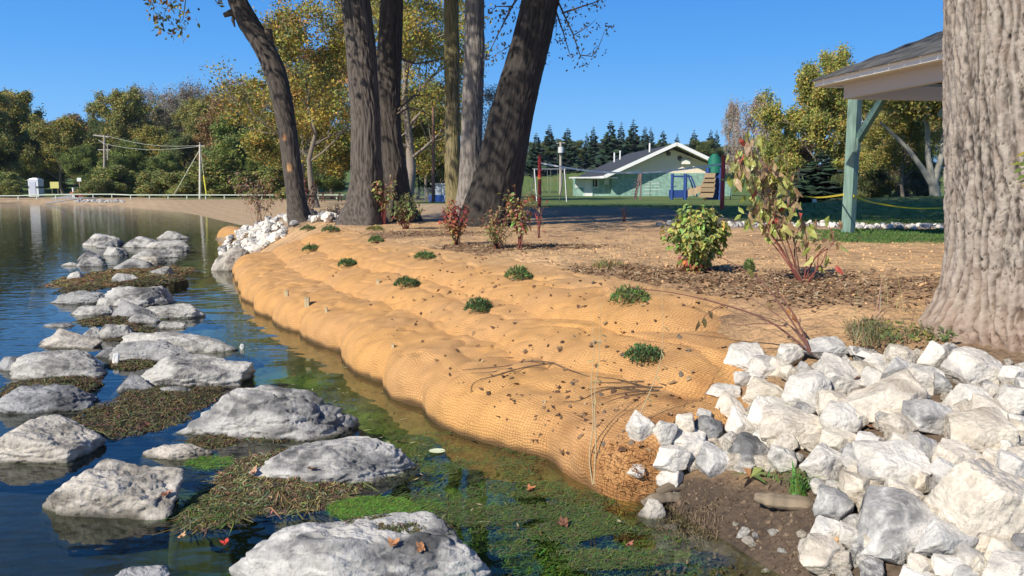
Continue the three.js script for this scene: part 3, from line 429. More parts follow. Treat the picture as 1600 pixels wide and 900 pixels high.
// small stones: a pile on the point and a strip along the lawn
{
  const r = rng(8), kinds = [...'aaaaaaaa'].map((_, i) => rockGeo(1200 + i * 3, .5, .4, .45, { detail: 7, planes: 10, p: 26, rough: .08, pits: .01, col: i === 6 ? ROCK.blue : i === 7 ? ROCK.slate : i % 3 ? ROCK.white : ROCK.blue }));
  const protos = new Map();
  const put = (name, px, py, size, label, group, lift = 0) => { const k = name === 'shore_stone' ? 6 + (r() < .4 ? 1 : 0) : floor(r() * 8), key = name + k, g = ground(px, py); let m = protos.get(key); if (!m) { m = mesh(name, kinds[k], M.smallRock); protos.set(key, m); } else { m = m.clone(); m.name = numbered(name); scene.add(m); } m.position.copy(g).add(V(0, size * .15 + lift, 0)); m.scale.set(size * (.8 + r() * .5), size * (.7 + r() * .4), size * (.8 + r() * .4)); m.rotation.set(r() * .8, r() * 6, r() * .8); tag(m, label, 'stone', group); return m; };
  const pile = [[352, 416], [372, 412], [398, 396], [420, 386], [442, 374], [452, 358], [470, 350], [545, 347], [535, 338], [480, 340], [420, 346], [372, 362], [345, 392]];
  const inside = (x, y) => { let c = false; for (let i = 0, j = pile.length - 1; i < pile.length; j = i++) { const a = pile[i], b = pile[j]; if ((a[1] > y) !== (b[1] > y) && x < (b[0] - a[0]) * (y - a[1]) / (b[1] - a[1]) + a[0]) c = !c; } return c; };
  for (let n = 0, t = 0; n < 250 && t < 5000; t++) { const x = 340 + r() * 210, y = 338 + r() * 80; if (!inside(x, y)) continue; n++; put('pile_stone', x, y, .16 + r() * r() * .26, 'small white stone in the pile on the point below the slender leaning tree', 'stones of the pile on the point', r() * .12); }
  for (let i = 0; i < 22; i++) put('pile_stone', 346 + i * 4.2 + r() * 4, 420 - i * 2.4 + r() * 5, .26 + r() * .2, 'small white stone in the pile on the point below the slender leaning tree', 'stones of the pile on the point', .02);
  for (let i = 0; i < 110; i++) { const x = 1025 + i * 4.05 + r() * 6, y = 351 + r() * 5 - (x < 1150 ? 1 : 0) + (x > 1330 ? 2 : 0); if (x < 1060 && r() < .5) continue; put('edging_stone', x, y, .09 + r() * .1, 'white stone in the low strip edging the lawn behind the gazebo post', 'white stones edging the lawn'); }
  for (let i = 0; i < 46; i++) { const x = 120 + i * 1.6, p = ground(x, 314.5 + r() * 2); const m = put('shore_stone', x, 315 + r() * 1.5, .25 + r() * .3, 'pale rock in the revetment at the far shore below the rail', 'pale rocks on the far shore'); }
  // loose stones and clods on the soil, small enough to be one mass
  const clods = new THREE.InstancedMesh(rockGeo(77, .5, .35, .5, { detail: 3, planes: 9, col: [[.52, .33, .17], [.58, .39, .22], [.38, .22, .1]] }), M.smallRock, 2600), D = new THREE.Object3D(); let n = 0;
  while (n < 2600) { const far = n < 1200 ? 5.5 + r() * 7 : 8 + r() * 14, x = (r() * 1.5 - .42) * far * .64 + 1.2, z = -far, s = shoreDist(x, z); if (s < 1.9 || lawnW(x, z) > .3 || (s < 2.5 && r() < .7)) { if (r() < .002) n++; continue; } D.position.copy(onGround(x, z, .004)); D.scale.setScalar(.012 + r() * r() * .05); D.rotation.set(r() * 3, r() * 6, r() * 3); D.updateMatrix(); clods.setMatrixAt(n, D.matrix); { const q = .6 + r() * .6; clods.setColorAt(n, lin(q, q * .95, q * .9)); }; n++; }
  clods.name = 'soil_clods'; scene.add(tag(shade(clods), 'crumbled tan soil clods scattered over the bare bank', 'clods', null, 'stuff'));
}

{ // grey lane of the car park beyond the far rail
  const gb = new GB(), pts = [[112, 92], [116, 96], [118, 102], [122, 112], [128, 126]].map(([px, d]) => atD(px, 300, d)); for (let i = 0; i < pts.length - 1; i++) for (let j = 0; j < 6; j++) { const q = (p, k, w) => { const x = p.x + (k / 6 - .5) * w; return V(x, H(x, p.z) + .05, p.z); }; const w0 = 6.2 - i * .9, w1 = 5.3 - i * .9, c = [.42, .4, .38]; gb.quad(q(pts[i], j, w0), q(pts[i], j + 1, w0), q(pts[i + 1], j + 1, w1), q(pts[i + 1], j, w1), c); }
  struct('road', gb.geo(), M.sand);
}
// ---------- trees ----------
// grows limbs and leaves: returns { wood, leaf } collectors
function grow(seed, o) {
  const r = rng(seed), wood = o.wood || new GB(), leaf = new GB(), { h, tr = .2, fork = .3, limbs = 9, spread = .4, leafSize = .22, leaves = 40, clumpR = .9, cols, up = .5, seg = 5, thin = 0, depth = 3, droop = 0 } = o, barkC = o.bark || [.2, .165, .13];
  const start = o.start || V(0, 0, 0), tops = [], rv = () => V(gauss(r), gauss(r), gauss(r));
  const clump = (p, R, n) => { const base = cols[floor(r() * cols.length)], sh = .72 + r() * .55; for (let i = 0; i < n; i++) { const q = V().copy(p).addScaledVector(rv(), R * .62).add(V(0, -r() * droop, 0)); const a = rv().normalize(), b = V().crossVectors(a, rv()).normalize(); const s = leafSize * (.55 + r() * .8); const c = base.map((v) => v * sh * (.75 + r() * .5)); leaf.flake(q, a.multiplyScalar(s * .62), b.multiplyScalar(s * .62), c); } };
  function branch(p, dir, L, rad, d) {
    const n = 4, pts = [p.clone()], rd = [rad]; const q = p.clone(), dd = dir.clone();
    for (let i = 1; i <= n; i++) { dd.addScaledVector(rv(), .2).addScaledVector(o.bias || V(), d ? .02 : .1).add(V(0, (d < 2 ? .05 : -.02) * up * 2 - droop * .05, 0)).normalize(); q.addScaledVector(dd, L / n); pts.push(q.clone()); rd.push(rad * (1 - .72 * i / n)); }
    if (rad > (o.minWood || .012)) wood.tube(pts, rd, d > 1 ? 3 : seg, barkC, false);
    if (d < depth) { const k = d === 0 ? (o.sub || 5) : (o.sub2 || 3); for (let i = 0; i < k; i++) { const t = .3 + .7 * (i + r() * .8) / k, f = min(n - .001, t * n), a = floor(f); const bp = V().lerpVectors(pts[a], pts[a + 1], f - a); const bd = rv().normalize().multiplyScalar(.85).add(dd).add(V(0, up * .3, 0)).normalize(); branch(bp, bd, L * (.42 + r() * .25), rad * .45, d + 1); } }
    if (d >= depth - 1 || d === depth) { for (let i = 0; i < 2; i++) if (r() > thin) clump(pts[n - i * 2], clumpR * (.7 + r() * .6), floor(leaves * (.6 + r() * .8))); }
  }
  if (o.trunk !== false) { const pts = [], rd = []; for (let i = 0; i <= 6; i++) { const t = i / 6; pts.push(V(start.x + (o.leanX || 0) * h * t * t + .02 * h * sin(i * 1.7 + seed), start.y + h * .88 * t - (i ? 0 : .3), start.z + .02 * h * cos(i * 2.1 + seed))); rd.push(tr * (1.25 - 1.15 * t) * (i ? 1 : 1.3)); } wood.tube(pts, rd, 8, barkC, false); tops.push(...pts); }
  for (let i = 0; i < limbs; i++) {
    const t = fork + (1 - fork) * (i + r() * .7) / limbs, a = i * 2.4 + r() * 1.2, e = lerp(.25, 1.15, t) * (o.rise || 1); const d = V(cos(a) * cos(e), sin(e), sin(a) * cos(e)); let p; if (tops.length) { const f = min(5.99, t * 6), k = floor(f); p = V().lerpVectors(tops[k], tops[k + 1], f - k); } else p = start.clone().add(V(0, r() * 1.5, 0));
    const shape = o.shape === 'dome' ? sqrt(max(.15, 1 - pow((t - .35) / .75, 2))) : o.shape === 'cone' ? 1.15 - t * .8 : 1; branch(p, d, h * spread * shape * (.8 + r() * .4), tr * .42 * (1.2 - t * .6), 0);
  }
  if (o.trunk !== false) clump(tops[6], clumpR, leaves);
  return { wood, leaf };
}
const GREEN = [[.19, .25, .035], [.26, .29, .045], [.12, .18, .03]], YEL = [[.46, .36, .04], [.36, .32, .045], [.23, .25, .04], [.5, .34, .035]], OLIVE = [[.29, .27, .055], [.35, .30, .06], [.19, .22, .045]], RUST = [[.38, .21, .06], [.32, .19, .07], [.24, .19, .055]], DARKG = [[.10, .15, .03], [.14, .18, .035], [.17, .18, .04]], GREY = [[.3, .25, .18], [.34, .28, .2], [.25, .22, .14]];
// distinct tree forms, each used again further off under other labels
const forms = {
  round: { h: 13, tr: .24, fork: .16, limbs: 12, spread: .34, leafSize: 0.25, leaves: 44, clumpR: 1.0, cols: GREEN, shape: 'dome' },
  tall: { h: 17, tr: .26, fork: .2, limbs: 13, spread: .25, leafSize: 0.25, leaves: 40, clumpR: .95, cols: OLIVE, shape: 'dome' },
  yellow: { h: 13, tr: .22, fork: .18, limbs: 12, spread: .33, leafSize: 0.25, leaves: 40, clumpR: .95, cols: [...YEL.slice(1), ...OLIVE], shape: 'dome' },
  rust: { h: 12, tr: .2, fork: .2, limbs: 11, spread: .34, leafSize: 0.24, leaves: 34, clumpR: .95, cols: RUST, shape: 'dome', thin: .15 },
  dark: { h: 14, tr: .25, fork: .08, limbs: 14, spread: .34, leafSize: 0.25, leaves: 47, clumpR: 1.0, cols: DARKG, shape: 'dome' },
  bare: { h: 16, tr: .2, fork: .3, limbs: 11, spread: .28, leafSize: .22, leaves: 7, clumpR: 1.0, cols: GREY, shape: 'dome', thin: .35, bark: [.3, .26, .22], minWood: .006 },
  bush: { h: 4.6, tr: .1, fork: .05, limbs: 11, spread: .42, leafSize: .24, leaves: 26, clumpR: .65, cols: [...GREEN, ...OLIVE], shape: 'dome' },
};
const grown = new Map();
function treeOf(form, seed, px, dist, top, label, o = {}) { // stands at a distance on the terrain, its top where the photograph shows it
  const key = form + seed, p = atD(px, 400, dist); let t; const y = H(p.x, p.z) - .1;
  if (!grown.has(key)) { t = base('tree', [p.x, y, p.z]); const g = grow(seed, { ...forms[form], ...o.form }); g.wood.build('trunk', M.wood, t); g.leaf.build('crown', M.leaf, t); const b = new THREE.Box3().setFromObject(t.children[1]); t.userData.high = b.max.y - y; grown.set(key, t); } else t = copyOf(grown.get(key));
  t.position.set(p.x, y, p.z); const s = (atD(px, top, dist).y - y) / grown.get(key).userData.high * 1.06; t.scale.set(s * (o.wide || 1), s, s * (o.wide || 1)); t.rotation.y = o.turn ?? px * .37; return tag(t, label, 'tree', o.group);
}
const FG = 'trees of the far shore wood';
[
  ['tall', 1, -22, 118, 128, 'tall olive tree at the picture edge above the far shore, yellowing at the top', 1.15], ['yellow', 1, 40, 128, 156, 'yellow-green tree rising over the portable toilet', 1], ['dark', 1, 6, 126, 205, 'dark green tree standing in shade beside the portable toilet', 1.2], ['dark', 2, 72, 124, 212, 'dark tree directly behind the portable toilet', 1.2],
  ['yellow', 2, 104, 120, 188, 'golden autumn tree over the car park sign', 1.15], ['rust', 1, 128, 150, 196, 'rusty brown tree between golden tree and crossarm pole', 1.1], ['dark', 1, 176, 138, 190, 'dark green tree far behind the crossarm pole', 1.1], ['round', 1, 140, 118, 232, 'low dark green tree at the end of the car park lane', 1.2],
  ['tall', 2, 204, 122, 148, 'tallest open-crowned tree of the far shore wood, dark green', 1.1], ['bush', 1, 186, 104, 262, 'green thicket at the foot of the crossarm pole', 1.5], ['round', 2, 216, 110, 222, 'mid green tree between the two utility poles, hung with vines', 1.15], ['yellow', 1, 246, 118, 206, 'yellowish tree between the two utility poles', 1], ['tall', 1, 262, 132, 172, 'olive tree standing back between the two utility poles', 1],
  ['round', 1, 262, 106, 240, 'bright green bushy tree close behind the white rail, lakeward of the guyed pole', 1.2], ['bare', 1, 300, 134, 146, 'half-bare grey tree above the guyed pole', 1], ['dark', 2, 296, 114, 212, 'dense dark green tree directly behind the guyed pole', 1.1], ['tall', 2, 322, 124, 160, 'olive tree with an orange tinge rising behind the guyed pole', 1], ['rust', 1, 352, 116, 178, 'orange-brown tree with a dome crown inland of the guyed pole', 1.2],
  ['round', 2, 384, 104, 176, 'big bright green tree lakeward of the slender leaning trunk', 1.2], ['bare', 2, 366, 132, 142, 'greyish thin tree showing over the orange-brown dome', 1], ['tall', 1, 404, 128, 136, 'tall brownish tree behind the slender leaning trunk', 1], ['bush', 2, 344, 100, 250, 'green shrubby growth along the white rail by the guyed pole', 1.7], ['round', 1, 424, 100, 232, 'low green tree at the rail behind the slender leaning trunk', 1.2],
  ['yellow', 2, 478, 78, 118, 'yellow autumn tree filling the gap between slender trunk and dark trunk pair', 1.2], ['round', 2, 520, 92, 196, 'green tree low in the gap beside the dark trunk pair', 1.2], ['dark', 1, 500, 96, 232, 'dark green tree at the rail beside the dark trunk pair', 1.3], ['bush', 1, 455, 88, 262, 'green thicket at the rail behind the slender trunk', 1.6], ['dark', 2, 655, 92, 200, 'dark tree behind the brown wooden pole', 1.2], ['yellow', 1, 668, 84, 150, 'olive-yellow tree between the dark trunk pair and the yellowish trunk', 1], ['dark', 1, 690, 100, 240, 'dark green mass behind the small chain-link fence', 1.4], ['bush', 1, 770, 86, 262, 'green bush seen between pale grey trunk and leaning dark trunk', 1.3], ['bare', 1, 772, 70, 150, 'small bare russet tree between pale grey trunk and leaning dark trunk', .8],
].forEach(([f, s, x, d, top, l, w]) => treeOf(f, s, x, d, top, l, { wide: w, group: FG }));
[[232, 128, 150], [262, 136, 146], [286, 128, 158], [318, 138, 138], [338, 130, 152], [374, 134, 132], [396, 138, 140], [432, 126, 150]].forEach(([x, d, t], i) => treeOf('bare', 1 + (i & 1), x, d, t, 'thin bare-topped tree showing above the wood ' + ['behind the tallest open-crowned tree', 'midway between the two utility poles', 'just lakeward of the guyed pole', 'just inland of the guyed pole', 'above the orange-brown dome tree', 'between orange-brown dome and big bright green tree', 'over the big bright green tree', 'directly behind the slender leaning trunk'][i], { wide: .8, group: 'bare treetops over the far shore wood', turn: i }));
// wooded hill beyond the far shore
{ const r = rng(31), fs = [['dark', 1], ['rust', 1], ['yellow', 2], ['round', 1], ['dark', 2], ['tall', 1], ['rust', 1]]; for (let i = 0; i < 30; i++) { const x = -60 + i * 17, [f, s] = fs[floor(r() * 7)], d = 205 + r() * 50; treeOf(f, s, x + r() * 8, d, 186 + r() * 12 - (x > 200 ? 0 : 0), 'autumn tree on the wooded hill beyond the far shore', { wide: 1.5, group: 'trees on the wooded hill' }); } for (let i = 0; i < 22; i++) { const x = -40 + i * 23, [f, s] = fs[floor(r() * 7)], d = 140 + r() * 22; treeOf(f, s, x + r() * 9, d, 212 + r() * 22, 'tree deep in the far shore wood, mostly hidden by those in front', { wide: 1.5, group: 'rear trees of the far shore wood' }); } }
{ const r = rng(88); for (let i = 0; i < 30; i++) { const x = -30 + i * 16.5 + r() * 8; if (x > 22 && x < 152) continue; treeOf('bush', 1 + (i & 1), x, 97 + r() * 12, 266 + r() * 18, 'low thicket along the foot of the far shore wood', { wide: 1.8, group: 'thickets along the far shore' }); } }
// middle-distance trees
treeOf('yellow', 5, 640, 64, -95, 'large thin-leaved yellow tree with pale limbs behind the dark trunk pair', { wide: 1.05, form: { h: 17, tr: .32, fork: .2, limbs: 15, spread: .34, leafSize: .17, leaves: 30, clumpR: .85, cols: [...YEL, ...OLIVE], bark: [.24, .2, .165], thin: .28, minWood: .008 }, turn: .6 });
treeOf('yellow', 5, 584, 78, -40, 'second thin-leaved yellow tree showing between the two trunks of the dark pair', { wide: .9, turn: 3.4 });
treeOf('yellow', 6, 492, 52, -12, 'yellow and orange tree with open limbs beside the slender leaning trunk', { wide: 1.1, form: { h: 13, tr: .2, fork: .22, limbs: 13, spread: .36, leafSize: .17, leaves: 26, clumpR: .8, cols: [...YEL, [.3, .16, .05], [.16, .18, .04]], thin: .22, minWood: .007 }, turn: 2 });
treeOf('yellow', 7, 1272, 52, 96, 'tall yellow-green tree standing beside the gazebo post', { wide: .92, form: { h: 10, tr: .2, fork: .12, limbs: 14, spread: .33, leafSize: .17, leaves: 36, clumpR: .65, cols: [[.26, .28, .045], [.38, .34, .06], [.17, .22, .04], [.46, .37, .08]] } });
treeOf('rust', 7, 1338, 60, 112, 'tree with a pinkish autumn top behind the gazebo roof', { wide: 1, form: { h: 11, tr: .2, fork: .2, limbs: 13, spread: .34, leafSize: .18, leaves: 34, clumpR: .7, cols: [[.42, .23, .14], [.32, .29, .07], [.34, .22, .08], [.2, .23, .05]] } });
treeOf('yellow', 8, 1402, 40, 172, 'olive-yellow tree seen under the gazebo roof', { wide: 1.2, form: { h: 8, tr: .16, fork: .3, limbs: 12, spread: .4, leafSize: .14, leaves: 30, clumpR: .6, cols: [[.32, .29, .06], [.4, .33, .07], [.22, .23, .05]], thin: .12 } });
treeOf('bare', 9, 1176, 66, 158, 'slim nearly bare tree with pale leaves above the playground', { wide: .55, form: { h: 8, tr: .09, fork: .3, limbs: 12, spread: .3, leafSize: .16, leaves: 9, clumpR: .5, cols: [[.42, .36, .3], [.36, .28, .22]], thin: .1, bark: [.32, .25, .2], minWood: .004 } });
treeOf('bare', 9, 1138, 74, 168, 'spindly bare sapling next to the slim pale-leaved tree', { wide: .35 });
{ const yl = grown.get('yellow7'), pl = [['bush', 5, 1385, 46, 236, 'brown brushy shrub in front of the trees under the gazebo roof', [[.2, .13, .07], [.17, .12, .07], [.14, .12, .05]]], ['bush', 6, 1425, 42, 262, 'grey-green shrub at the foot of the forked pale trunk', [[.15, .16, .11], [.12, .13, .08], [.2, .19, .14]]], ['bush', 7, 1352, 44, 252, 'green shrub touching the gazebo post', [[.1, .13, .03], [.15, .15, .04]]], ['bush', 8, 1236, 58, 224, 'reddish shrub between the spruce row and the yellow-green tree', [[.25, .11, .05], [.22, .15, .05]]]];
  for (const [f, s, x, d, top, l, cols] of pl) tag(treeOf(f, s, x, d, top, l, { wide: 1.2, form: { cols, leafSize: .13, leaves: 40, clumpR: .6, thin: .05 } }), l, 'shrub'); treeOf('rust', 7, 1440, 64, 176, 'tawny tree between gazebo post and big tree, farther back', { wide: 1.3, turn: 3 }); treeOf('yellow', 7, 1212, 84, 196, 'small yellowish tree at the end of the spruce row', { wide: 1.1, turn: 4 }); treeOf('yellow', 8, 1330, 58, 205, 'low yellow tree directly behind the gazebo post', { wide: 1.1, turn: 1 }); }
{ // forked pale trunk under the gazebo roof
  const t = base('tree', atD(1464, 400, 36)); t.position.y = H(t.position.x, t.position.z); const q = (px, py) => atD(px, py, 36).sub(t.position), w = new GB(), c = [.34, .32, .27]; w.tube([q(1466, 335), q(1464, 322), q(1460, 296), q(1458, 284)], [.34, .26, .22, .2], 10, c); w.tube([q(1459, 292), q(1440, 262), q(1418, 232), q(1398, 212), q(1375, 190)], [.17, .12, .1, .08, .04], 8, c); w.tube([q(1458, 288), q(1450, 245), q(1449, 200), q(1440, 150)], [.16, .12, .1, .05], 8, c); w.tube([q(1459, 288), q(1472, 240), q(1476, 190)], [.15, .12, .06], 8, c); w.build('trunk', M.barkFine, t);
  const g = grow(55, { h: 3.2, trunk: false, start: q(1442, 200), limbs: 9, spread: .42, up: .1, rise: .5, leafSize: .14, leaves: 26, clumpR: .6, cols: [[.32, .29, .06], [.4, .33, .07], [.22, .23, .05]], bark: c }); g.wood.build('limb', M.wood, t); g.leaf.build('crown', M.leaf, t); tag(t, 'forked pale-barked tree leaning apart between gazebo post and big trunk', 'tree');
}
// spruces on the slope behind the green building
function spruce(seed, h, wide) {
  const r = rng(seed), leaf = new GB(), wood = new GB(); wood.tube([V(0, -.3, 0), V(0, h * .5, 0), V(0, h, 0)], [h * .014, h * .009, .02], 6, [.12, .09, .07], false);
  const tiers = 26; for (let i = 0; i < tiers; i++) { const t = i / tiers, y = h * (.06 + .94 * t), R = wide * 2.0 * pow(1 - t, .85) * (.8 + .35 * r()) + .16, n = max(5, Math.round(11 * (1 - t) + 3)); for (let k = 0; k < n; k++) { if (r() < .12) continue; const a = k / n * 2 * PI + r() * .6 + i, L = R * (.65 + r() * .5), dx = cos(a), dz = sin(a), dr = -.28 - r() * .18, w = L * .23; const c = [.016, .035, .018].map((v) => v * (.7 + r() * .8));
    const P = (f, s, d) => V(dx * L * f - dz * w * s, y + L * (dr * f + .18 * f * f) - d * w, dz * L * f + dx * w * s); leaf.tri(P(0, -.3, 0), P(.62, -1, .8), P(1, 0, 0), c); leaf.tri(P(0, .3, 0), P(1, 0, 0), P(.62, 1, .8), c); leaf.tri(P(.1, 0, 0), P(.5, -.3, 1.6), P(.9, .2, .9), c.map((v) => v * .8)); if (L > .6) { leaf.tri(P(.3, 0, -.2), P(.55, -1.5, .7), P(.8, -.2, .1), c); leaf.tri(P(.3, 0, -.2), P(.8, .2, .1), P(.55, 1.5, .7), c); } } }
  return { leaf, wood };
}
{ const forms = [[3, 12, 2.3], [4, 12, 2.8], [5, 12, 2.0], [6, 12, 1.8]].map(([s, h, w], i) => { const t = base('spruce_tree'); const g = spruce(s, h, w); g.wood.build('trunk', M.wood, t); g.leaf.build('crown', M.needle, t); return t; }); let n = 0;
  const ord = ['first', 'second', 'third', 'fourth', 'fifth', 'sixth', 'seventh', 'eighth', 'ninth', 'tenth', 'eleventh', 'twelfth', 'thirteenth', 'fourteenth', 'fifteenth', 'sixteenth', 'seventeenth', 'eighteenth'];
  [[838, 206, 1], [858, 193, 0], [886, 198, 1], [916, 206, 3], [926, 196, 2], [953, 186, 1], [969, 189, 3], [988, 184, 0], [1006, 196, 2], [1015, 197, 3], [1034, 202, 1], [1056, 208, 3], [1082, 201, 0], [1108, 201, 2], [1117, 202, 3], [1162, 212, 0], [1196, 214, 2], [1214, 216, 1]].forEach(([x, top, f], i) => {
    const d = 160 + (i * 37 % 23), p = atD(x, 300, d), y = H(p.x, p.z); const t = n < 4 && !forms[f].userData.label ? (n++, forms[f]) : copyOf(forms[f]); t.position.set(p.x, y, p.z); const s = (atD(x, top, d).y - y) / 12; t.scale.set(s, s, s); t.rotation.y = i * 1.3; tag(t, `${ord[i]} spruce counted from the lake side in the row behind the green building`, 'tree', 'spruces behind the green building');
  });
  const hr = rng(71); for (let i = 0; i < 12; i++) { const x = 828 + i * 33; treeOf('dark', 1 + (i & 1), x + hr() * 10, 166 + hr() * 20, 218 + hr() * 12, `dark leafy tree below the spruce row, ${['first', 'second', 'third', 'fourth', 'fifth', 'sixth', 'seventh', 'eighth', 'ninth', 'tenth', 'eleventh', 'twelfth'][i]} counted from the lake side`, { wide: 1.6, group: 'dark trees under the spruces' }); }
  const cd = copyOf(forms[1], 'dark dense conifer beside the gazebo post', 'conifers by the gazebo'); delete cd.userData.group; const p = atD(1282, 300, 48); cd.position.set(p.x, H(p.x, p.z), p.z); const s = (atD(1282, 236, 48).y - H(p.x, p.z)) / 12; cd.scale.set(s * 2.1, s * 1.05, s * 2.1); tag(cd, 'squat dark evergreen between the yellow-green tree and the gazebo post', 'tree');
}
// ---------- the big trunks of the bank ----------
function trunkGeo(px, dist, o = {}) { // px: [x, y, width] down the picture; rings of displaced bark
  const pts = px.map(([x, y]) => atD(x, y, dist)), rad = px.map(([, , w]) => w / 2 / FOC * dist), curve = new THREE.CatmullRomCurve3(pts, false, 'centripetal'), L = curve.getLength(), nu = o.around || 72, nv = Math.round(L / (o.step || .06)), gb = new GB(), lens = curve.getLengths(200), ts = pts.map((_, i) => curve.getUtoTmapping(0, 0) || i / (pts.length - 1));
  const sc = o.scale || 1; const R0 = rad[0];
  for (let j = 0; j <= nv; j++) {
    const u = j / nv, T = curve.getUtoTmapping(u), f = min(pts.length - 1.001, T * (pts.length - 1)), k = floor(f), r = lerp(rad[k], rad[k + 1], sst(0, 1, f - k) * .5 + (f - k) * .5), c = curve.getPoint(T), tg = curve.getTangent(T), x = V().crossVectors(tg, V(0, 0, 1)).normalize(), z = V().crossVectors(x, tg).normalize();
    for (let i = 0; i <= nu; i++) {
      const a = (i % nu) / nu * 2 * PI - PI / 2, n = V().addScaledVector(x, cos(a)).addScaledVector(z, -sin(a)), q = V().copy(c).addScaledVector(n, r), s = u * L;
      const flare = 1 + (o.flare || 0) * Math.exp(-s / (R0 * 1.3)) * (.35 + .65 * pow(.5 + .5 * sin(a * 5 + (o.ph || 0)), 1.5));
      const cx = cos(a) * r * flare, cz = sin(a) * r * flare, nz = n3(cx * 1.3, s * .8, cz * 1.3), v1 = n3(cx * 26 / sc + nz, s * 1.7 / sc + nz * 2, cz * 26 / sc), v2 = n3(cx * 44 / sc, s * 5 / sc, cz * 44 / sc + 5), ridge = min(1, abs(v1) * 3.6), d = (ridge - .6) * .028 * sc + v2 * .010 * sc + nz * .05 * r / .4;
      const moss = o.moss ? clamp(.5 + fbm(cx * 3, s * .7, cz * 3, 3) * 1.6) : 0; let col = mix3(o.c1 || [.095, .078, .066], o.c0 || [.035, .029, .025], clamp(1 - ridge * 1.2 + v2 * .5)); if (moss) col = mix3(col, o.moss, moss * .7); if (o.paint) col = o.paint(col, q, s, a);
      gb.v(V().copy(c).addScaledVector(n, r * flare + d), n, a * r, s, col);
    }
  }
  for (let j = 0; j < nv; j++) for (let i = 0; i < nu; i++) { const a = j * (nu + 1) + i, b = a + nu + 1; gb.i.push(a, a + 1, b, b, a + 1, b + 1); }
  const g = gb.geo(); g.computeVertexNormals(); const N = g.attributes.normal; for (let j = 0; j <= nv; j++) { const a = j * (nu + 1), b = a + nu; const m = V().fromBufferAttribute(N, a).add(V().fromBufferAttribute(N, b)).normalize(); N.setXYZ(a, m.x, m.y, m.z); N.setXYZ(b, m.x, m.y, m.z); } return { g, curve };
}
const CROWN = { h: 15, trunk: false, limbs: 12, spread: .5, leafSize: .15, leaves: 13, clumpR: .8, cols: [[.11, .125, .03], [.17, .16, .04], [.22, .18, .045], [.075, .095, .025]], up: .5, thin: .1, seg: 7, bias: V(-.8, 0, .85), tr: .42, rise: .62, sub: 6 };
function bigTree(label, px, dist, o, crown, extra) {
  const t = base('tree'), { g, curve } = trunkGeo(px, dist, o); mesh('trunk', g, M.barkFine, t); const top = curve.getPoint(1);
  const w = new GB(); const gr = grow(crown.seed, { ...CROWN, ...crown, start: top.clone().add(V(0, -1.6, 0)), wood: w }); w.build('limb', M.wood, t); if (extra) { const w2 = new GB(); extra(w2, gr.leaf, t); if (w2.count) tag(w2.build('twigs', M.wood, t), null, null, null, 'stuff'); } gr.leaf.build('crown', M.leaf, t); return tag(t, label, 'tree', null);
}
const sprig = (w, leaf, pts, d, r, cols, o = {}) => { const P = pts.map(([x, y, z = 0]) => atD(x, y, d + z)); w.tube(P, P.map((_, i) => (o.rad || .02) * (1 - .8 * i / (P.length - 1))), 4, [.13, .1, .08]); const c = new THREE.CatmullRomCurve3(P); const n = o.n || 26; for (let i = 0; i < n; i++) { const p = c.getPoint(o.from ? lerp(o.from, 1, r()) : r()); p.add(V(gauss(r), gauss(r) - .4, gauss(r)).multiplyScalar(o.R || .12)); const a = V(gauss(r), gauss(r) - .6, gauss(r)).normalize(); leaf.leaf(p, a, V().crossVectors(a, V(gauss(r), gauss(r), gauss(r))).normalize(), (o.L || .12) * (.7 + r() * .6), (o.L || .12) * .55, cols[floor(r() * cols.length)].map((v) => v * (.7 + r() * .6)), .2); } };
const scar = (pos) => (col, q) => { for (const [x, y, R, c, d] of pos) { const p = atD(x, y, d); const e = hypot((q.x - p.x) / R, (q.y - p.y) / (R * 1.6)) + fbm(q.x * 9, q.y * 9, 3, 2) * .4; if (q.z > p.z - .5 && e < 1.2) col = mix3(c, col, sst(.5, 1.1, e)); } return col; };
bigTree('slender dark trunk leaning towards the lake with two orange scars and a sawn stub', [[474, 362, 44], [468, 344, 36], [461, 300, 28], [455, 250, 27], [449, 200, 28], [439, 145, 30], [427, 105, 31], [408, 66, 30], [390, 38, 31], [372, 2, 29], [350, -60, 27], [322, -130, 22]], 24, { flare: .25, around: 56, scale: .8, paint: scar([[445, 215, .07, [.42, .2, .09], 23.8], [453, 262, .09, [.5, .28, .13], 23.8]]) }, { seed: 101, h: 13, tr: .24, limbs: 9, spread: .4, rise: 1.1, droop: 0, bias: V(-.3, .25, .3) }, (w, leaf) => {
  const r = rng(61), q = (x, y) => atD(x, y, 24); w.tube([q(414, 78), q(420, 64), q(418, 46)], [.2, .15, .13], 10, [.12, .09, .07]); w.tube([q(372, 18), q(360, 20), q(350, 24)], [.16, .1, .07], 8, [.1, .08, .06]); w.tube([q(366, 20), q(364, 32), q(367, 42)], [.06, .05, .02], 6, [.1, .08, .06]);
  const C = [[.2, .2, .04], [.3, .25, .05], [.11, .13, .03], [.36, .17, .06]]; sprig(w, leaf, [[345, -60], [300, -34], [272, -8], [258, 18], [252, 44]], 24, r, C, { n: 70, R: .3, L: .17, from: .45 }); sprig(w, leaf, [[300, -34], [290, 0], [286, 30], [280, 38]], 24, r, C, { n: 46, R: .26, L: .16, from: .3 }); sprig(w, leaf, [[280, -30], [246, -6], [232, 12]], 24, r, C, { n: 36, R: .22, L: .16, from: .4 }); sprig(w, leaf, [[350, -30], [346, -4], [338, 6]], 24, r, C, { n: 14, R: .1, L: .14, from: .4 });
});
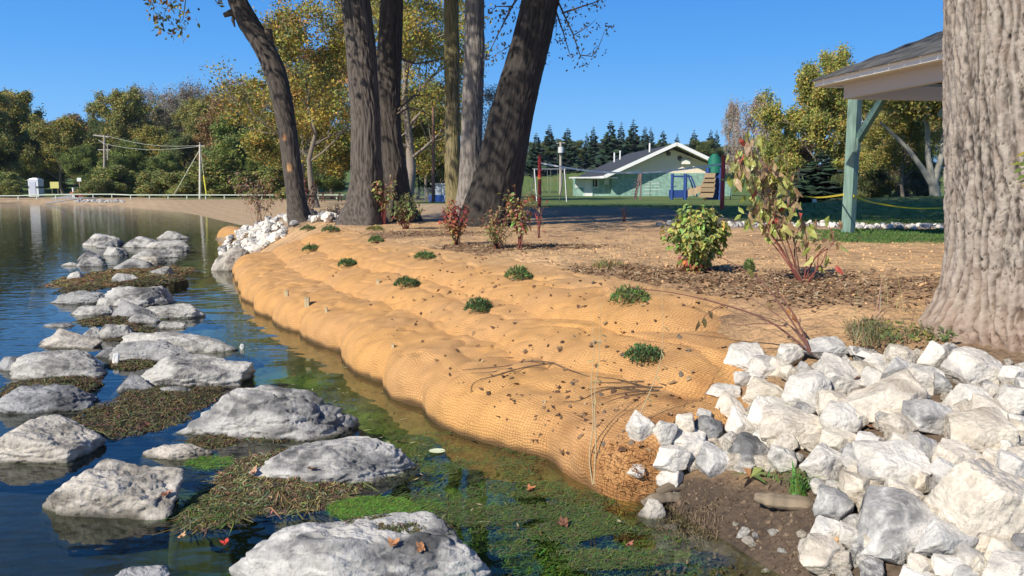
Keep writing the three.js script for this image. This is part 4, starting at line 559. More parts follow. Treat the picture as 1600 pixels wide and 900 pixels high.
bigTree('thick dark furrowed trunk with a flared grey base, lakeward one of the pair', [[566, 372, 92], [567, 346, 68], [570, 320, 54], [572, 280, 47], [572, 235, 44], [572, 180, 43], [566, 100, 43], [557, 5, 42], [548, -90, 38], [540, -210, 30]], 21, { flare: .42, around: 96, c1: [.12, .10, .086], c0: [.034, .028, .024], ph: 1 }, { seed: 102, spread: .55, limbs: 15, leaves: 24 });
bigTree('dark trunk curving up close behind the flared one of the pair', [[632, 362, 60], [626, 335, 52], [618, 300, 44], [612, 250, 40], [607, 190, 38], [608, 100, 36], [613, 0, 33], [617, -110, 28], [622, -230, 20]], 22.6, { flare: .25, around: 80, c1: [.085, .07, .06], c0: [.036, .03, .026] }, { seed: 103, limbs: 12, leaves: 24 }, (w, leaf) => { const r = rng(63), C = [[.2, .18, .05], [.3, .24, .06], [.12, .12, .04]]; sprig(w, leaf, [[620, 90], [650, 100], [690, 92], [712, 78]], 22.6, r, C, { n: 10, R: .2, L: .1, rad: .035, from: .5 }); sprig(w, leaf, [[620, 178], [640, 168], [662, 175], [686, 190]], 22.4, r, C, { n: 14, R: .2, L: .09, rad: .03, from: .4 }); sprig(w, leaf, [[622, 172], [645, 150], [668, 148], [690, 160]], 22.4, r, C, { n: 14, R: .2, L: .09, rad: .028, from: .4 }); });
bigTree('thin yellowish-green trunk standing beside the pale grey one', [[718, 350, 44], [713, 328, 32], [708, 285, 25], [707, 230, 23], [707, 160, 22], [706, 80, 22], [705, 0, 21], [704, -110, 18], [702, -220, 13]], 22.5, { flare: .2, around: 64, scale: .8, moss: [.24, .2, .07], c1: [.24, .2, .12] }, { seed: 104, limbs: 9, spread: .42, h: 12 }, (w, leaf) => { const r = rng(64); for (const [a, b] of [[60, 1], [120, -1], [170, 1], [230, -1]]) sprig(w, leaf, [[706, a], [706 + b * 14, a + 8], [706 + b * 26, a + 24]], 22.4, r, [[.2, .17, .06], [.25, .2, .1]], { n: 8, R: .1, L: .08, rad: .02 }); });
bigTree('straight pale grey trunk in the middle of the group', [[722, 362, 58], [728, 338, 44], [733, 300, 36], [736, 250, 33], [738, 190, 32], [741, 100, 30], [742, 0, 28], [744, -110, 24], [748, -220, 17]], 21.2, { flare: .25, around: 72, scale: .8, c1: [.25, .222, .2], c0: [.11, .096, .085] }, { seed: 105, limbs: 9, spread: .42, h: 12 });
bigTree('massive black-looking double trunk leaning inland, widest of the group', [[750, 374, 82], [756, 350, 72], [768, 300, 66], [781, 250, 64], [795, 200, 63], [808, 148, 60], [820, 98, 57], [832, 50, 53], [844, 0, 50], [864, -80, 46], [892, -210, 34]], 20, { flare: .25, around: 110, c1: [.05, .042, .037], c0: [.02, .017, .015] }, { seed: 106, spread: .55, limbs: 15, leaves: 26 }, (w, leaf, t) => {
  const { g } = trunkGeo([[786, 352, 50], [792, 300, 46], [802, 240, 40], [817, 170, 37], [831, 110, 35], [846, 50, 32], [858, 0, 30], [878, -80, 26], [905, -190, 18]], 20.35, { around: 72, c1: [.055, .046, .04], c0: [.025, .021, .018] }); mesh('trunk', g, M.barkFine, t);
  const r = rng(65), C = [[.12, .085, .06], [.16, .115, .07], [.09, .075, .05]], S = (p, n, o) => sprig(w, leaf, p, 20.2, r, C, { n, R: .16, L: .085, ...o });
  S([[862, -20], [880, 20], [896, 55], [907, 88], [916, 94]], 60, { rad: .03 }); S([[868, 15], [880, 50], [888, 78], [893, 92]], 46, { rad: .025 }); S([[880, 20], [910, 10], [935, 2], [946, -8]], 50, { rad: .025 }); S([[896, 55], [918, 42], [932, 30]], 30, { rad: .015 }); S([[907, 86], [925, 88], [935, 74], [945, 48], [955, 41]], 40, { rad: .015 }); S([[856, 70], [853, 92], [851, 104]], 12, { rad: .01, R: .08 }); S([[862, 0], [870, 35], [868, 62]], 24, { rad: .015 });
  S([[820, -20], [800, 10], [785, 40], [770, 70], [760, 92]], 80, { rad: .03, R: .25, L: .1 }); S([[800, 10], [775, 10], [762, 24]], 40, { rad: .02, R: .25, L: .1 }); S([[800, 70], [780, 82], [762, 92]], 20, { rad: .012 }); S([[850, -30], [905, -20], [940, -6]], 60, { rad: .03, R: .3 });
});
// ---------- the big tree beside the camera ----------
{
  const t = base('tree', [3.67, 0, -5.75]), gy = H(3.67, -5.75), gb = new GB(), nu = 520, y0 = gy - .5, y1 = 6.2, nv = 560, R0 = .555;
  const hash = (a, b) => { const s = sin(a * 127.1 + b * 311.7) * 43758.5453; return s - floor(s); };
  for (let j = 0; j <= nv; j++) for (let i = 0; i <= nu; i++) {
    const y = lerp(y0, y1, pow(j / nv, 1.02)), a = (i % nu) / nu * 2 * PI + PI * .3, ca = cos(a), sa = sin(a), s = y - gy;
    const root = Math.exp(-max(0, s) / .26), R = (R0 - s * .012 + .045 * fbm(ca * 1.2, y * .5, sa * 1.2, 2)) * (1 + root * (.12 + .3 * pow(.5 + .5 * sin(a * 4 + 1.1), 1.4)));
    const u = a / (2 * PI), wob = fbm(ca * 2.1, y * .9, sa * 2.1, 3), wob2 = fbm(ca * 5, y * 2.4, sa * 5, 3), wob3 = fbm(ca * 13, y * 7, sa * 13, 2);
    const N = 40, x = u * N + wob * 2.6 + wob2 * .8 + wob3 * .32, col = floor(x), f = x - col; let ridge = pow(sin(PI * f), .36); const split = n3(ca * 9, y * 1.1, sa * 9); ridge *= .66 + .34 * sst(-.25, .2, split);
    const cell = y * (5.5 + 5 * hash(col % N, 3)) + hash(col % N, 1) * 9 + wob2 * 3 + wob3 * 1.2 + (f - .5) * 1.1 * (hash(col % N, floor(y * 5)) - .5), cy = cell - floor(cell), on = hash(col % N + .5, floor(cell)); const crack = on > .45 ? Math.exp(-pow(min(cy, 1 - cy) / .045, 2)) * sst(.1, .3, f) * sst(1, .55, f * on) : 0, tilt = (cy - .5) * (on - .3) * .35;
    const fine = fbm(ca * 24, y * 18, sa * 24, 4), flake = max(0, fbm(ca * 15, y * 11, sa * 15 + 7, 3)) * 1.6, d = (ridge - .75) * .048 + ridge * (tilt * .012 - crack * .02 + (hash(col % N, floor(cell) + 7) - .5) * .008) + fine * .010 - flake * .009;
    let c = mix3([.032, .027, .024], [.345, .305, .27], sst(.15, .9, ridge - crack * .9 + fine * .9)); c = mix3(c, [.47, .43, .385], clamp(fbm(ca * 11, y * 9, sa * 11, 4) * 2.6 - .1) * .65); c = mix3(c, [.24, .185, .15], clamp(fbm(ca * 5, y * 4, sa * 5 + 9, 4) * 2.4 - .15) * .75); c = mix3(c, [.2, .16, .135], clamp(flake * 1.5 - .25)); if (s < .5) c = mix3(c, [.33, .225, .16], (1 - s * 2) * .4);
    c = [c[0] * .96, c[1] * .91, c[2] * .86]; gb.v(V(ca * (R + d) + .19 - s * .125 + s * s * .006, y, sa * (R + d)), V(ca, 0, sa), u * 3.8, y, c);
  }
  for (let j = 0; j < nv; j++) for (let i = 0; i < nu; i++) { const a = j * (nu + 1) + i, b = a + nu + 1; gb.i.push(a, b, a + 1, b, b + 1, a + 1); }
  const g = gb.geo(); g.computeVertexNormals(); mesh('trunk', g, M.barkFine, t);
  const gr = grow(140, { ...CROWN, h: 17, tr: .5, start: V(.2, 11.5, .3), limbs: 11, spread: .36, rise: .95, leaves: 18, bark: [.32, .28, .25] }); gr.wood.tube([V(-.1, 6.1, 0), V(.0, 8.5, 0), V(.2, 13.5, .3)], [.56, .46, .3], 12, [.32, .28, .25]); gr.wood.build('limb', M.wood, t); gr.leaf.build('crown', M.leaf, t);
  tag(t, 'huge grey-barked trunk with deep furrows beside the white stones', 'tree');
  // leafy shoot at the picture edge
  const sh = base('shoot', atD(1606, 262, 4.9)), w = new GB(), lf = new GB(), r = rng(9); w.tube([V(.2, -.05, -.25), V(.05, 0, -.05), V(-.03, .05, 0)], [.006, .004, .002], 5, [.2, .14, .07]); w.build('twig', M.wood, sh); for (let i = 0; i < 11; i++) { const p = V(.06 - r() * .12, -.1 + r() * .2, (r() - .5) * .1); lf.leaf(p, V(-.8, -.2 + r() * .4, r() - .5).normalize(), V(.1, 1, .3).normalize(), .075, .035, [[.2, .22, .03], [.12, .17, .03], [.3, .24, .04]][i % 3], .2); } lf.build('leaf', M.gloss, sh); tag(sh, 'yellow-green leafy shoot sprouting from the huge grey trunk at the picture edge', 'shoot');
}
// ---------- gazebo ----------
{
  const d0 = 13.6, root = base('gazebo', ground(1325, 364)), o = root.position, teal = [.19, .30, .255], tealD = [.12, .22, .205], white = [.72, .72, .7], beige = [.5, .46, .42];
  const P = (px, py, d) => atD(px, py, d).sub(o), g = (name, f, m, par = root) => { const b = new GB(); f(b); return b.build(name, m, par); };
  const top = P(1325, 150, -o.z).y, q = PI * .22, ax = V(cos(q), 0, -sin(q)), az = V(sin(q), 0, cos(q)), up = V(0, 1, 0); // post turned to show two faces
  g('post', (b) => b.box(V(0, top / 2 - .15, 0), .088, top / 2 + .15, .088, teal, ax, up, az), M.painted); g('post_trim', (b) => { b.box(V(.05, top * .64, .09), .045, .14, .03, teal, ax, up, az); }, M.painted);
  // eave runs from the corner towards the camera side behind the big trunk
  const c0 = P(1284, 131, 13.3), dir = P(1470, 98, 10.6).sub(c0); dir.y = 0; const Le = dir.length() + 2.2; dir.normalize(); const inw = V(-dir.z, 0, dir.x); if (inw.x < 0) inw.multiplyScalar(-1); const e = (t, i, y) => V(0, 0, 0).addScaledVector(dir, t).addScaledVector(inw, i).add(V(c0.x, y, c0.z));
  const ey = c0.y; const back = V(inw.x, 0, inw.z);
  g('beam', (b) => b.bar(e(.24, .3, ey - .15), e(Le, .3, ey - .15), .1, .22, beige), M.paint); g('beam', (b) => b.bar(e(.24, .3, ey - .15).addScaledVector(back, .06), e(.24, 4.6, ey - .15), .1, .22, beige), M.paint);
  g('gutter', (b) => { b.bar(e(-.04, -.05, ey - .0), e(Le, -.05, ey), .1, .09, white); b.bar(e(-.04, -.12, ey + .045), e(Le, -.12, ey + .045), .035, .025, white); b.bar(e(-.05, -.02, ey), e(-.05, 4.8, ey), .09, .09, white); }, M.paint);
  g('soffit', (b) => { b.quad(e(0, 0, ey - .045), e(Le, 0, ey - .045), e(Le, .44, ey - .045), e(.4, .44, ey - .045), beige); b.quad(e(.46, .46, ey + .05), e(Le, .46, ey + .05), e(Le, 2.6, ey + 1.0), e(2.5, 2.6, ey + 1.0), [.06, .05, .04]); b.quad(e(.46, .46, ey + .05), e(2.5, 2.6, ey + 1.0), e(2.5, 4.6, ey + 1.0), e(.46, 4.6, ey + .05), [.06, .05, .04]); b.quad(e(.5, 4.5, ey - .3), e(Le, 4.5, ey - .3), e(Le, 4.5, ey + .2), e(.5, 4.5, ey + .2), [.06, .055, .05]); }, M.paint);
  const bt = V(0, top * .64, 0); g('brace', (b) => { b.bar(bt.clone().addScaledVector(ax, .05), V(.0, top - .05, 0).addScaledVector(dir, .78).addScaledVector(ax, .08), .09, .12, tealD); }, M.painted); g('brace', (b) => b.bar(V(0, top * .78, 0).addScaledVector(dir, 2.2), V(0, top + .1, 0).addScaledVector(dir, 2.9), .07, .09, tealD), M.painted);
  // shingled roof: courses of separate shingles climbing from the eave
  const deck = g('roof', (b) => { b.quad(e(-.02, -.06, ey + .05), e(Le, -.06, ey + .05), e(Le, 2.6, ey + 1.22), e(2.6, 2.6, ey + 1.22), [.07, .07, .075]); b.quad(e(-.02, -.06, ey + .05), e(2.6, 2.6, ey + 1.22), e(2.6, 4.8, ey + 1.22), e(-.02, 4.8, ey + .05), [.07, .07, .075]); }, M.roof); const r = rng(12);
  const slope = 1.17 / 2.66, geos = [0, 1, 2, 3].map((k) => new GB().box(V(0, 0, 0), .155, .007, .11, [[.10, .098, .096], [.075, .075, .078], [.125, .12, .117], [.06, .06, .063]][k], dir, V().crossVectors(V().copy(inw).add(V(0, slope, 0)).normalize(), dir).normalize().multiplyScalar(-1), V().copy(inw).add(V(0, slope, 0)).normalize()).geo());
  for (let k = 0; k < 15; k++) for (let i = 0; i < 14; i++) { const inn = -.08 + k * .15, t = max(inn, 0) + .1 + i * .325 + (k & 1) * .16; if (t > Le) continue; const m = mesh('shingle', geos[floor(r() * 4)], M.roof, deck); m.position.copy(e(t, inn, ey + .075 + (inn + .06) * slope + .014 + r() * .006)); m.rotation.set((r() - .5) * .02, 0, (r() - .5) * .02); }
  tag(root, 'teal gazebo post with a shingled roof, white gutter and diagonal brace', 'gazebo');
}
// ---------- green bath house ----------
{
  const d = 100, root = base('bath_house', atD(1053, 400, d)); root.position.y = H(root.position.x, root.position.z); root.rotation.y = .05; const k = d / FOC, y0 = root.position.y, X = (px) => (px - 1053) * k, Y = (py) => atD(1053, py, d).y - y0, green = [.29, .47, .39], beige = [.84, .72, .57], white = [.8, .8, .78], dark = [.055, .058, .066];
  const g = (name, f, m = M.wall, par = root) => { const b = new GB(); f(b); return b.build(name, m, par); }, D = 31, ridge = Y(226), eave = Y(277), half = -X(942), lw = X(957), rw = -lw, wallTop = Y(270);
  g('wall', (b) => { b.box(V(0, wallTop / 2 - .3, -D / 2), rw, wallTop / 2 + .3, D / 2 - 1.9, green); });
  g('gable', (b) => { const hw = rw - .05, tp = ridge - .5, z = -1.92, s = (ridge - eave) / half, yb = ridge - .5 - s * hw; b.quad(V(-hw, wallTop, z), V(hw, wallTop, z), V(hw, max(wallTop, yb), z), V(-hw, max(wallTop, yb), z), beige); b.tri(V(-hw, max(wallTop, yb), z), V(hw, max(wallTop, yb), z), V(0, tp, z), beige); }, M.paint); g('gable', (b) => { const hw = rw - .05, tp = ridge - .5; b.quad(V(hw, wallTop, -D + 2), V(-hw, wallTop, -D + 2), V(-.1, tp, -D + 2), V(.1, tp, -D + 2), beige); });
  const th = .14, rf = g('roof', (b) => { for (const s of [-1, 1]) { const a = V(0, ridge, 0), c = V(s * half, eave, 0), z = V(0, 0, -D), n = V(s * (ridge - eave), half, 0).normalize().multiplyScalar(th); const q = [a, c, c.clone().add(z), a.clone().add(z)], u = q.map((p) => p.clone().add(n)); s > 0 ? (b.quad(u[0], u[1], u[2], u[3], dark, 9, 30), b.quad(q[3], q[2], q[1], q[0], beige)) : (b.quad(u[3], u[2], u[1], u[0], dark, 9, 30), b.quad(q[0], q[1], q[2], q[3], beige)); b.quad(q[1], q[2], u[2], u[1], white); } }, M.roof);
  for (const s of [-1, 1]) { g('barge_board', (b) => b.bar(V(0, ridge + .1, .04), V(s * half, eave + .08, .04), .09, .42, white), M.paint); g('fascia', (b) => b.bar(V(s * (half + .05), eave + .04, .05), V(s * (half + .05), eave + .04, -D), .08, .3, white), M.paint); }
  for (const [x, z] of [[-2.6, -24], [-4.2, -20], [-1.6, -8]]) g('vent_pipe', (b) => b.tube([V(x, ridge + x * .3 - .3, z), V(x, ridge + x * .3 + 1.1, z)], .12, 8, white), M.paint, rf);
  g('return_panel', (b) => { b.box(V(X(988), Y(268.5), -1.2), .9, .22, .08, white); }, M.paint);
  // side wing at the entrance: lower wall with door and window
  const wx = X(903), wg = g('wing_wall', (b) => { b.box(V((wx + lw) / 2, Y(279) / 2, -2.7), (lw - wx) / 2, Y(279) / 2 + .2, .1, [.36, .55, .47]); b.box(V(wx + .1, Y(279) / 2, -4.6), .1, Y(279) / 2 + .2, 1.8, green); }); g('wing_roof', (b) => { b.box(V(X(928), Y(277.5), -2.2), 2.9, .09, 1.4, white); }, M.paint);
  const dr = g('door', (b) => b.box(V(X(921), 1.0, -2.55), .46, 1.02, .05, white), M.paint); g('door_frame', (b) => { for (const s of [-1, 1]) b.box(V(X(921) + s * .52, 1.03, -2.54), .06, 1.08, .07, [.62, .72, .66]); b.box(V(X(921), 2.1, -2.54), .58, .06, .07, [.62, .72, .66]); }, M.paint, dr);
  for (const [px, w] of [[931.5, .42], [907, .5]]) { const wn = g('window', (b) => b.box(V(X(px), Y(286), -2.58), w, .5, .03, px > 920 ? [.05, .06, .07] : [.8, .8, .78]), px > 920 ? M.glass : M.paint); g('window_frame', (b) => { for (const s of [-1, 1]) { b.box(V(X(px) + s * w, Y(286), -2.55), .05, .55, .05, white); b.box(V(X(px), Y(286) + s * .52, -2.55), w, .04, .05, white); } b.box(V(X(px), Y(286), -2.545), .03, .5, .03, white); }, M.paint, wn); }
  for (const [px, py] of [[1046, 239], [1064, 246]]) g('gable_vent', (b) => b.tube([V(X(px), Y(py), -1.94), V(X(px), Y(py), -1.84)], .3, 10, [.14, .12, .11]), M.paint); g('flood_light', (b) => { b.box(V(X(1073), Y(252), -1.7), .55, .3, .22, [.82, .8, .74]); b.box(V(X(1072), Y(249), -1.8), .7, .14, .12, [.2, .2, .2]); }, M.paint); g('notice_board', (b) => b.box(V(X(949), Y(283), -1.84), .3, .42, .04, [.5, .55, .53]), M.paint);
  for (const [a, y, w] of [[1014, 283.5, .5], [1016, 287.5, .34], [1027, 286.5, .42], [1015, 291.5, .5], [1029, 291.5, .32], [1015, 296, .5], [1028, 296.5, .5], [1015, 302, .5]]) g('painted_dash', (b) => b.box(V(X(a), Y(y), -1.888), w, .05, .008, [.55, .62, .57]), M.paint); g('wall_joint', (b) => b.box(V(X(1018), 1.3, -1.88), .03, 1.3, .01, [.1, .17, .14]), M.paint);
  tag(root, 'long green bath house with a beige gable, white trim and dark shingled roof', 'building');
}
// ---------- playground ----------
function thingAt(name, px, py, label, cat, turn = 0) { const t = base(name, ground(px, py), turn); return tag(t, label, cat); }
const PLAY = 72, play = (px, py) => atD(px, py, PLAY);
{
  const blue = [.02, .06, .24], lt = [.42, .30, .18], t = base('play_structure', play(1082, 400)); t.position.y = H(t.position.x, t.position.z); const o = t.position, q = (px, py, z = 0) => play(px, py).sub(o).add(V(0, 0, z)), g = (name, f, m = M.paint) => { const b = new GB(); f(b); b.build(name, m, t); };
  for (const [px, yt, z] of [[1050, 272, 0], [1055, 271, -1.4], [1071, 272, 0], [1075, 271, -1.4]]) g('post', (b) => b.tube([V(q(px, 300).x, -.1, z), V(q(px, 300).x, q(px, yt).y, z)], .13, 8, blue));
  g('deck', (b) => b.box(q(1062, 303, -.6), .75, .34, .6, blue)); g('rail', (b) => { b.bar(q(1050, 275), q(1072, 275), .08, .08, blue); b.bar(q(1055, 276, -1.4), q(1075, 276, -1.4), .08, .08, blue); b.bar(q(1050, 292), q(1056, 292), .08, .08, blue); });
  g('arch_ladder', (b) => { for (const z of [0, -1]) b.tube([q(1075, 274, z), q(1080, 276, z), q(1085, 288, z), q(1089, 307, z)], .07, 6, blue); for (const y of [282, 290, 298]) b.bar(q(1079 + (y - 274) * .3, y, 0), q(1079 + (y - 274) * .3, y, -1), .05, .05, blue); });
  g('climbing_wall', (b) => { const pts = [[1074, 299], [1080, 295], [1084, 297], [1090, 292], [1096, 294], [1101, 289], [1106, 287]]; for (let i = 1; i < pts.length; i++) { const a = q(...pts[i - 1]), c = q(...pts[i]); b.quad(a.clone().add(V(0, -.5, .3)), c.clone().add(V(0, -.5, .3)), c.clone().add(V(0, .1, .2)), a.clone().add(V(0, .1, .2)), lt); b.quad(a.clone().add(V(0, .1, .2)), c.clone().add(V(0, .1, .2)), c.clone().add(V(0, .1, -.6)), a.clone().add(V(0, .1, -.6)), lt); } for (const [x, y, s] of [[1108, 275, .42], [1107, 282, .5], [1105, 289, .58], [1104, 297, .62], [1103, 304, .6]]) b.box(q(x, y, .2), s, .26, .2, lt.map((v) => v * (.9 + (y % 3) * .1)), V(1, 0, 0), V(.25, 1, 0).normalize(), V(0, 0, 1)); });
  g('slide_tower', (b) => { b.tube([V(q(1118, 300).x, q(1118, 270).y, -.6), V(q(1118, 300).x, q(1118, 248).y, -.6)], .6, 14, [.01, .16, .11]); b.tube([V(q(1118, 300).x, q(1118, 248).y, -.6), V(q(1118, 300).x, q(1118, 240).y, -.6)], [.6, .25], 14, [.01, .16, .11]); for (const s of [-.55, .55]) b.tube([V(q(1116, 300).x + s, -.1, -.3), V(q(1116, 300).x + s, q(1116, 262).y, -.3)], .2, 8, blue); b.box(V(q(1116, 300).x, 1.2, -.6), .5, 1.3, .3, blue); });
  tag(t, 'blue playground structure with tan climbing wall and green slide tower', 'play structure');
  const s = base('ladder_frame', play(998, 400)); s.position.y = H(s.position.x, s.position.z); const w = new GB(), c = [.16, .10, .09], qs = (px, py, z = 0) => play(px, py).sub(s.position).add(V(0, 0, z)); for (const z of [0, -.8]) w.tube([V(qs(993, 306).x, -.05, z), qs(1002, 271, z - .3)], .07, 6, c); for (let i = 1; i < 8; i++) w.bar(V(lerp(qs(993, 0).x, qs(1002, 0).x, i / 9), qs(0, 271).y * i / 9, -.03 * i), V(lerp(qs(993, 0).x, qs(1002, 0).x, i / 9), qs(0, 271).y * i / 9, -.8 - .03 * i), .06, .06, c); w.tube([qs(1002, 271), V(qs(999, 306).x, -.05, .5)], .07, 6, c); w.build('frame', M.paint, s); tag(s, 'brown leaning climbing ladder in front of the green wall', 'play equipment');
  const bw = base('swing_frame', atD(858, 400, 58)); bw.position.y = H(bw.position.x, bw.position.z); const qb = (px, py, z = 0) => atD(px, py, 58).sub(bw.position).add(V(0, 0, z)), bb = new GB(), gc = [.32, .32, .33]; for (const x of [835, 882]) for (const s of [-1, 1]) bb.tube([V(qb(x, 0).x + s * .2, -.05, s * 1.1), qb(x, 264, 0)], .045, 6, gc); bb.bar(qb(832, 264), qb(885, 264), .08, .08, gc); bb.build('frame', M.metal, bw); for (const x of [850, 866]) { const b = new GB(); for (const s of [-.25, .25]) b.bar(qb(x, 264).add(V(s, 0, 0)), qb(x, 300).add(V(s, 0, 0)), .015, .015, gc); b.box(qb(x, 300), .27, .03, .1, [.03, .03, .03]); b.build('swing', M.paint, bw); } tag(bw, 'grey swing frame beyond the nearer red net post', 'swing');
}
{ // volleyball net between two red posts
  const A = ground(843, 323), B = ground(1128, 327), red = [.6, .045, .03], posts = [[A, 2.42, 'red net post beside the leaning dark trunk'], [B, 2.1, 'red net post behind the leafy green shrub']].map(([p, h, l]) => { const t = base('net_post', p), b = new GB(); b.tube([V(0, -.1, 0), V(0, h, 0)], .085, 12, red); b.build('pole', M.paint, t); const c = new GB(); c.tube([V(0, h, 0), V(0, h + .05, 0)], .1, 12, [.25, .02, .02]); c.tube([V(0, h * .55, 0), V(0, h * .55 + .06, 0)], .096, 12, [.6, .5, .1]); c.build('collar', M.paint, t); return tag(t, l, 'net post', 'red posts of the ball net'); });
  const t = base('ball_net', A), b = new GB(), w = [.78, .77, .72], E = V().subVectors(B, A), q = (f, y) => V().copy(E).multiplyScalar(f).add(V(0, y, 0)).setY(lerp(0, E.y, f) + y - .28 * f - .42 * sin(PI * f)); for (let i = 0; i < 24; i++) b.bar(q(i / 24, 2.1), q((i + 1) / 24, 2.1), .02, .07, w); b.build('band', M.dry, t);
  const n = new GB(), c = [.3, .29, .28]; for (let i = 0; i <= 60; i++) n.bar(q(i / 60, 2.06), q(i / 60, 1.14), .0025, .0025, c); for (let k = 0; k <= 6; k++) for (let i = 0; i < 12; i++) n.bar(q(i / 12, 1.14 + k * .15), q((i + 1) / 12, 1.14 + k * .15), .0025, .0025, c); n.build('netting', M.dry, t); tag(t, 'sagging ball net with a white band strung between the red posts', 'net');
}
// ---------- utility poles, rail, small things of the far shore ----------
function pole(px, yb, yt, d, label, f, col = [.36, .31, .25], r = .14) { const t = base('utility_pole', atD(px, yb, d)); t.position.y = H(t.position.x, t.position.z) - .1; const b = new GB(), q = (x, y, z = 0) => atD(x, y, d).sub(t.position).add(V(0, 0, z)); b.tube([V(0, 0, 0), q(px, yt)], [r * 1.2, r * .8], 9, col); b.build('post', M.wood, t); f && f(t, q, (n, F, m = M.wood) => { const g = new GB(); F(g); return g.build(n, m, t); }); return tag(t, label, 'utility pole'); }
const grey = [.4, .37, .33], wire = [.5, .52, .45];
pole(163, 304, 211, 105, 'wooden utility pole with a crossarm and brackets near the car park', (t, q, g) => { g('crossarm', (b) => { b.bar(q(146, 211), q(170, 214), .12, .14, grey); b.bar(q(154, 219), q(163, 224), .08, .08, grey); }); g('bracket', (b) => { b.bar(q(153, 234), q(172, 234), .08, .1, grey); b.tube([q(168, 250), q(168, 226)], .06, 6, grey); }); for (const x of [147, 157, 169]) g('insulator', (b) => b.tube([q(x, 212), q(x, 209)], .08, 6, [.2, .18, .16])); });
pole(312.5, 310, 226, 88, 'slim pale utility pole braced by two guy wires', (t, q, g) => { g('crossarm', (b) => { b.bar(q(307, 228), q(320, 228), .07, .08, grey); b.tube([q(313, 228), q(312, 222)], .06, 6, grey); }); g('guy_wire', (b) => b.tube([q(311, 236), q(275, 305, .6)], .045, 4, [.45, .46, .33])); g('guy_wire', (b) => b.tube([q(314, 240), q(326, 305, .6)], .035, 4, [.4, .42, .3])); g('guy_guard', (b) => b.tube([q(320, 274, .3), q(326, 305, .6)], .085, 6, [.55, .5, .06])); }, [.55, .52, .46], .12);
{ const t = base('overhead_wire', atD(163, 214, 105)), b = new GB(); for (const [a, c] of [[[170, 213], [318, 227]], [[160, 224], [308, 229]]]) { const A = atD(...a, 105), B = atD(...c, 88), pts = []; for (let i = 0; i <= 12; i++) { const p = V().lerpVectors(A, B, i / 12); p.y -= 1.0 * sin(PI * i / 12) * .55; pts.push(p.sub(t.position)); } b.tube(pts, .018, 4, wire); } b.build('wire', M.wood, t); tag(t, 'two sagging wires between crossarm pole and guyed pole', 'wire'); }
pole(876, 305, 222, 120, 'utility pole with a grey transformer lakeward of the green building', (t, q, g) => { g('transformer', (b) => b.tube([q(876, 239, .5), q(876, 230, .5)], .42, 12, [.6, .6, .6]), M.paint); g('crossarm', (b) => b.bar(q(869, 224), q(883, 223), .1, .1, grey)); }, [.42, .37, .31], .2);
pole(677, 308, 165, 60, 'reddish brown wooden pole between dark and yellowish trunks', null, [.2, .11, .08], .12);
{ // low white rail along the far bank
  const t = base('rail_fence', [0, 0, 0]), white = [.5, .56, .46], d = 87, pts = []; for (let x = -60; x <= 700; x += 29.3) { const p = atD(x, 300, d + (x < 200 ? 8 : 0)); pts.push(onGround(p.x, p.z).setY(max(.42, H(p.x, p.z)))); }
  for (let i = 0; i < pts.length; i++) { new GB().box(V(pts[i].x, pts[i].y + .2, pts[i].z), .045, .27, .045, white).build('post', M.paint, t); if (i) new GB().bar(pts[i - 1].clone().add(V(0, .46, .08)), pts[i].clone().add(V(0, .46, .08)), .06, .11, white).build('rail', M.paint, t); } tag(t, 'low white rail on short posts along the far bank', 'fence');
}
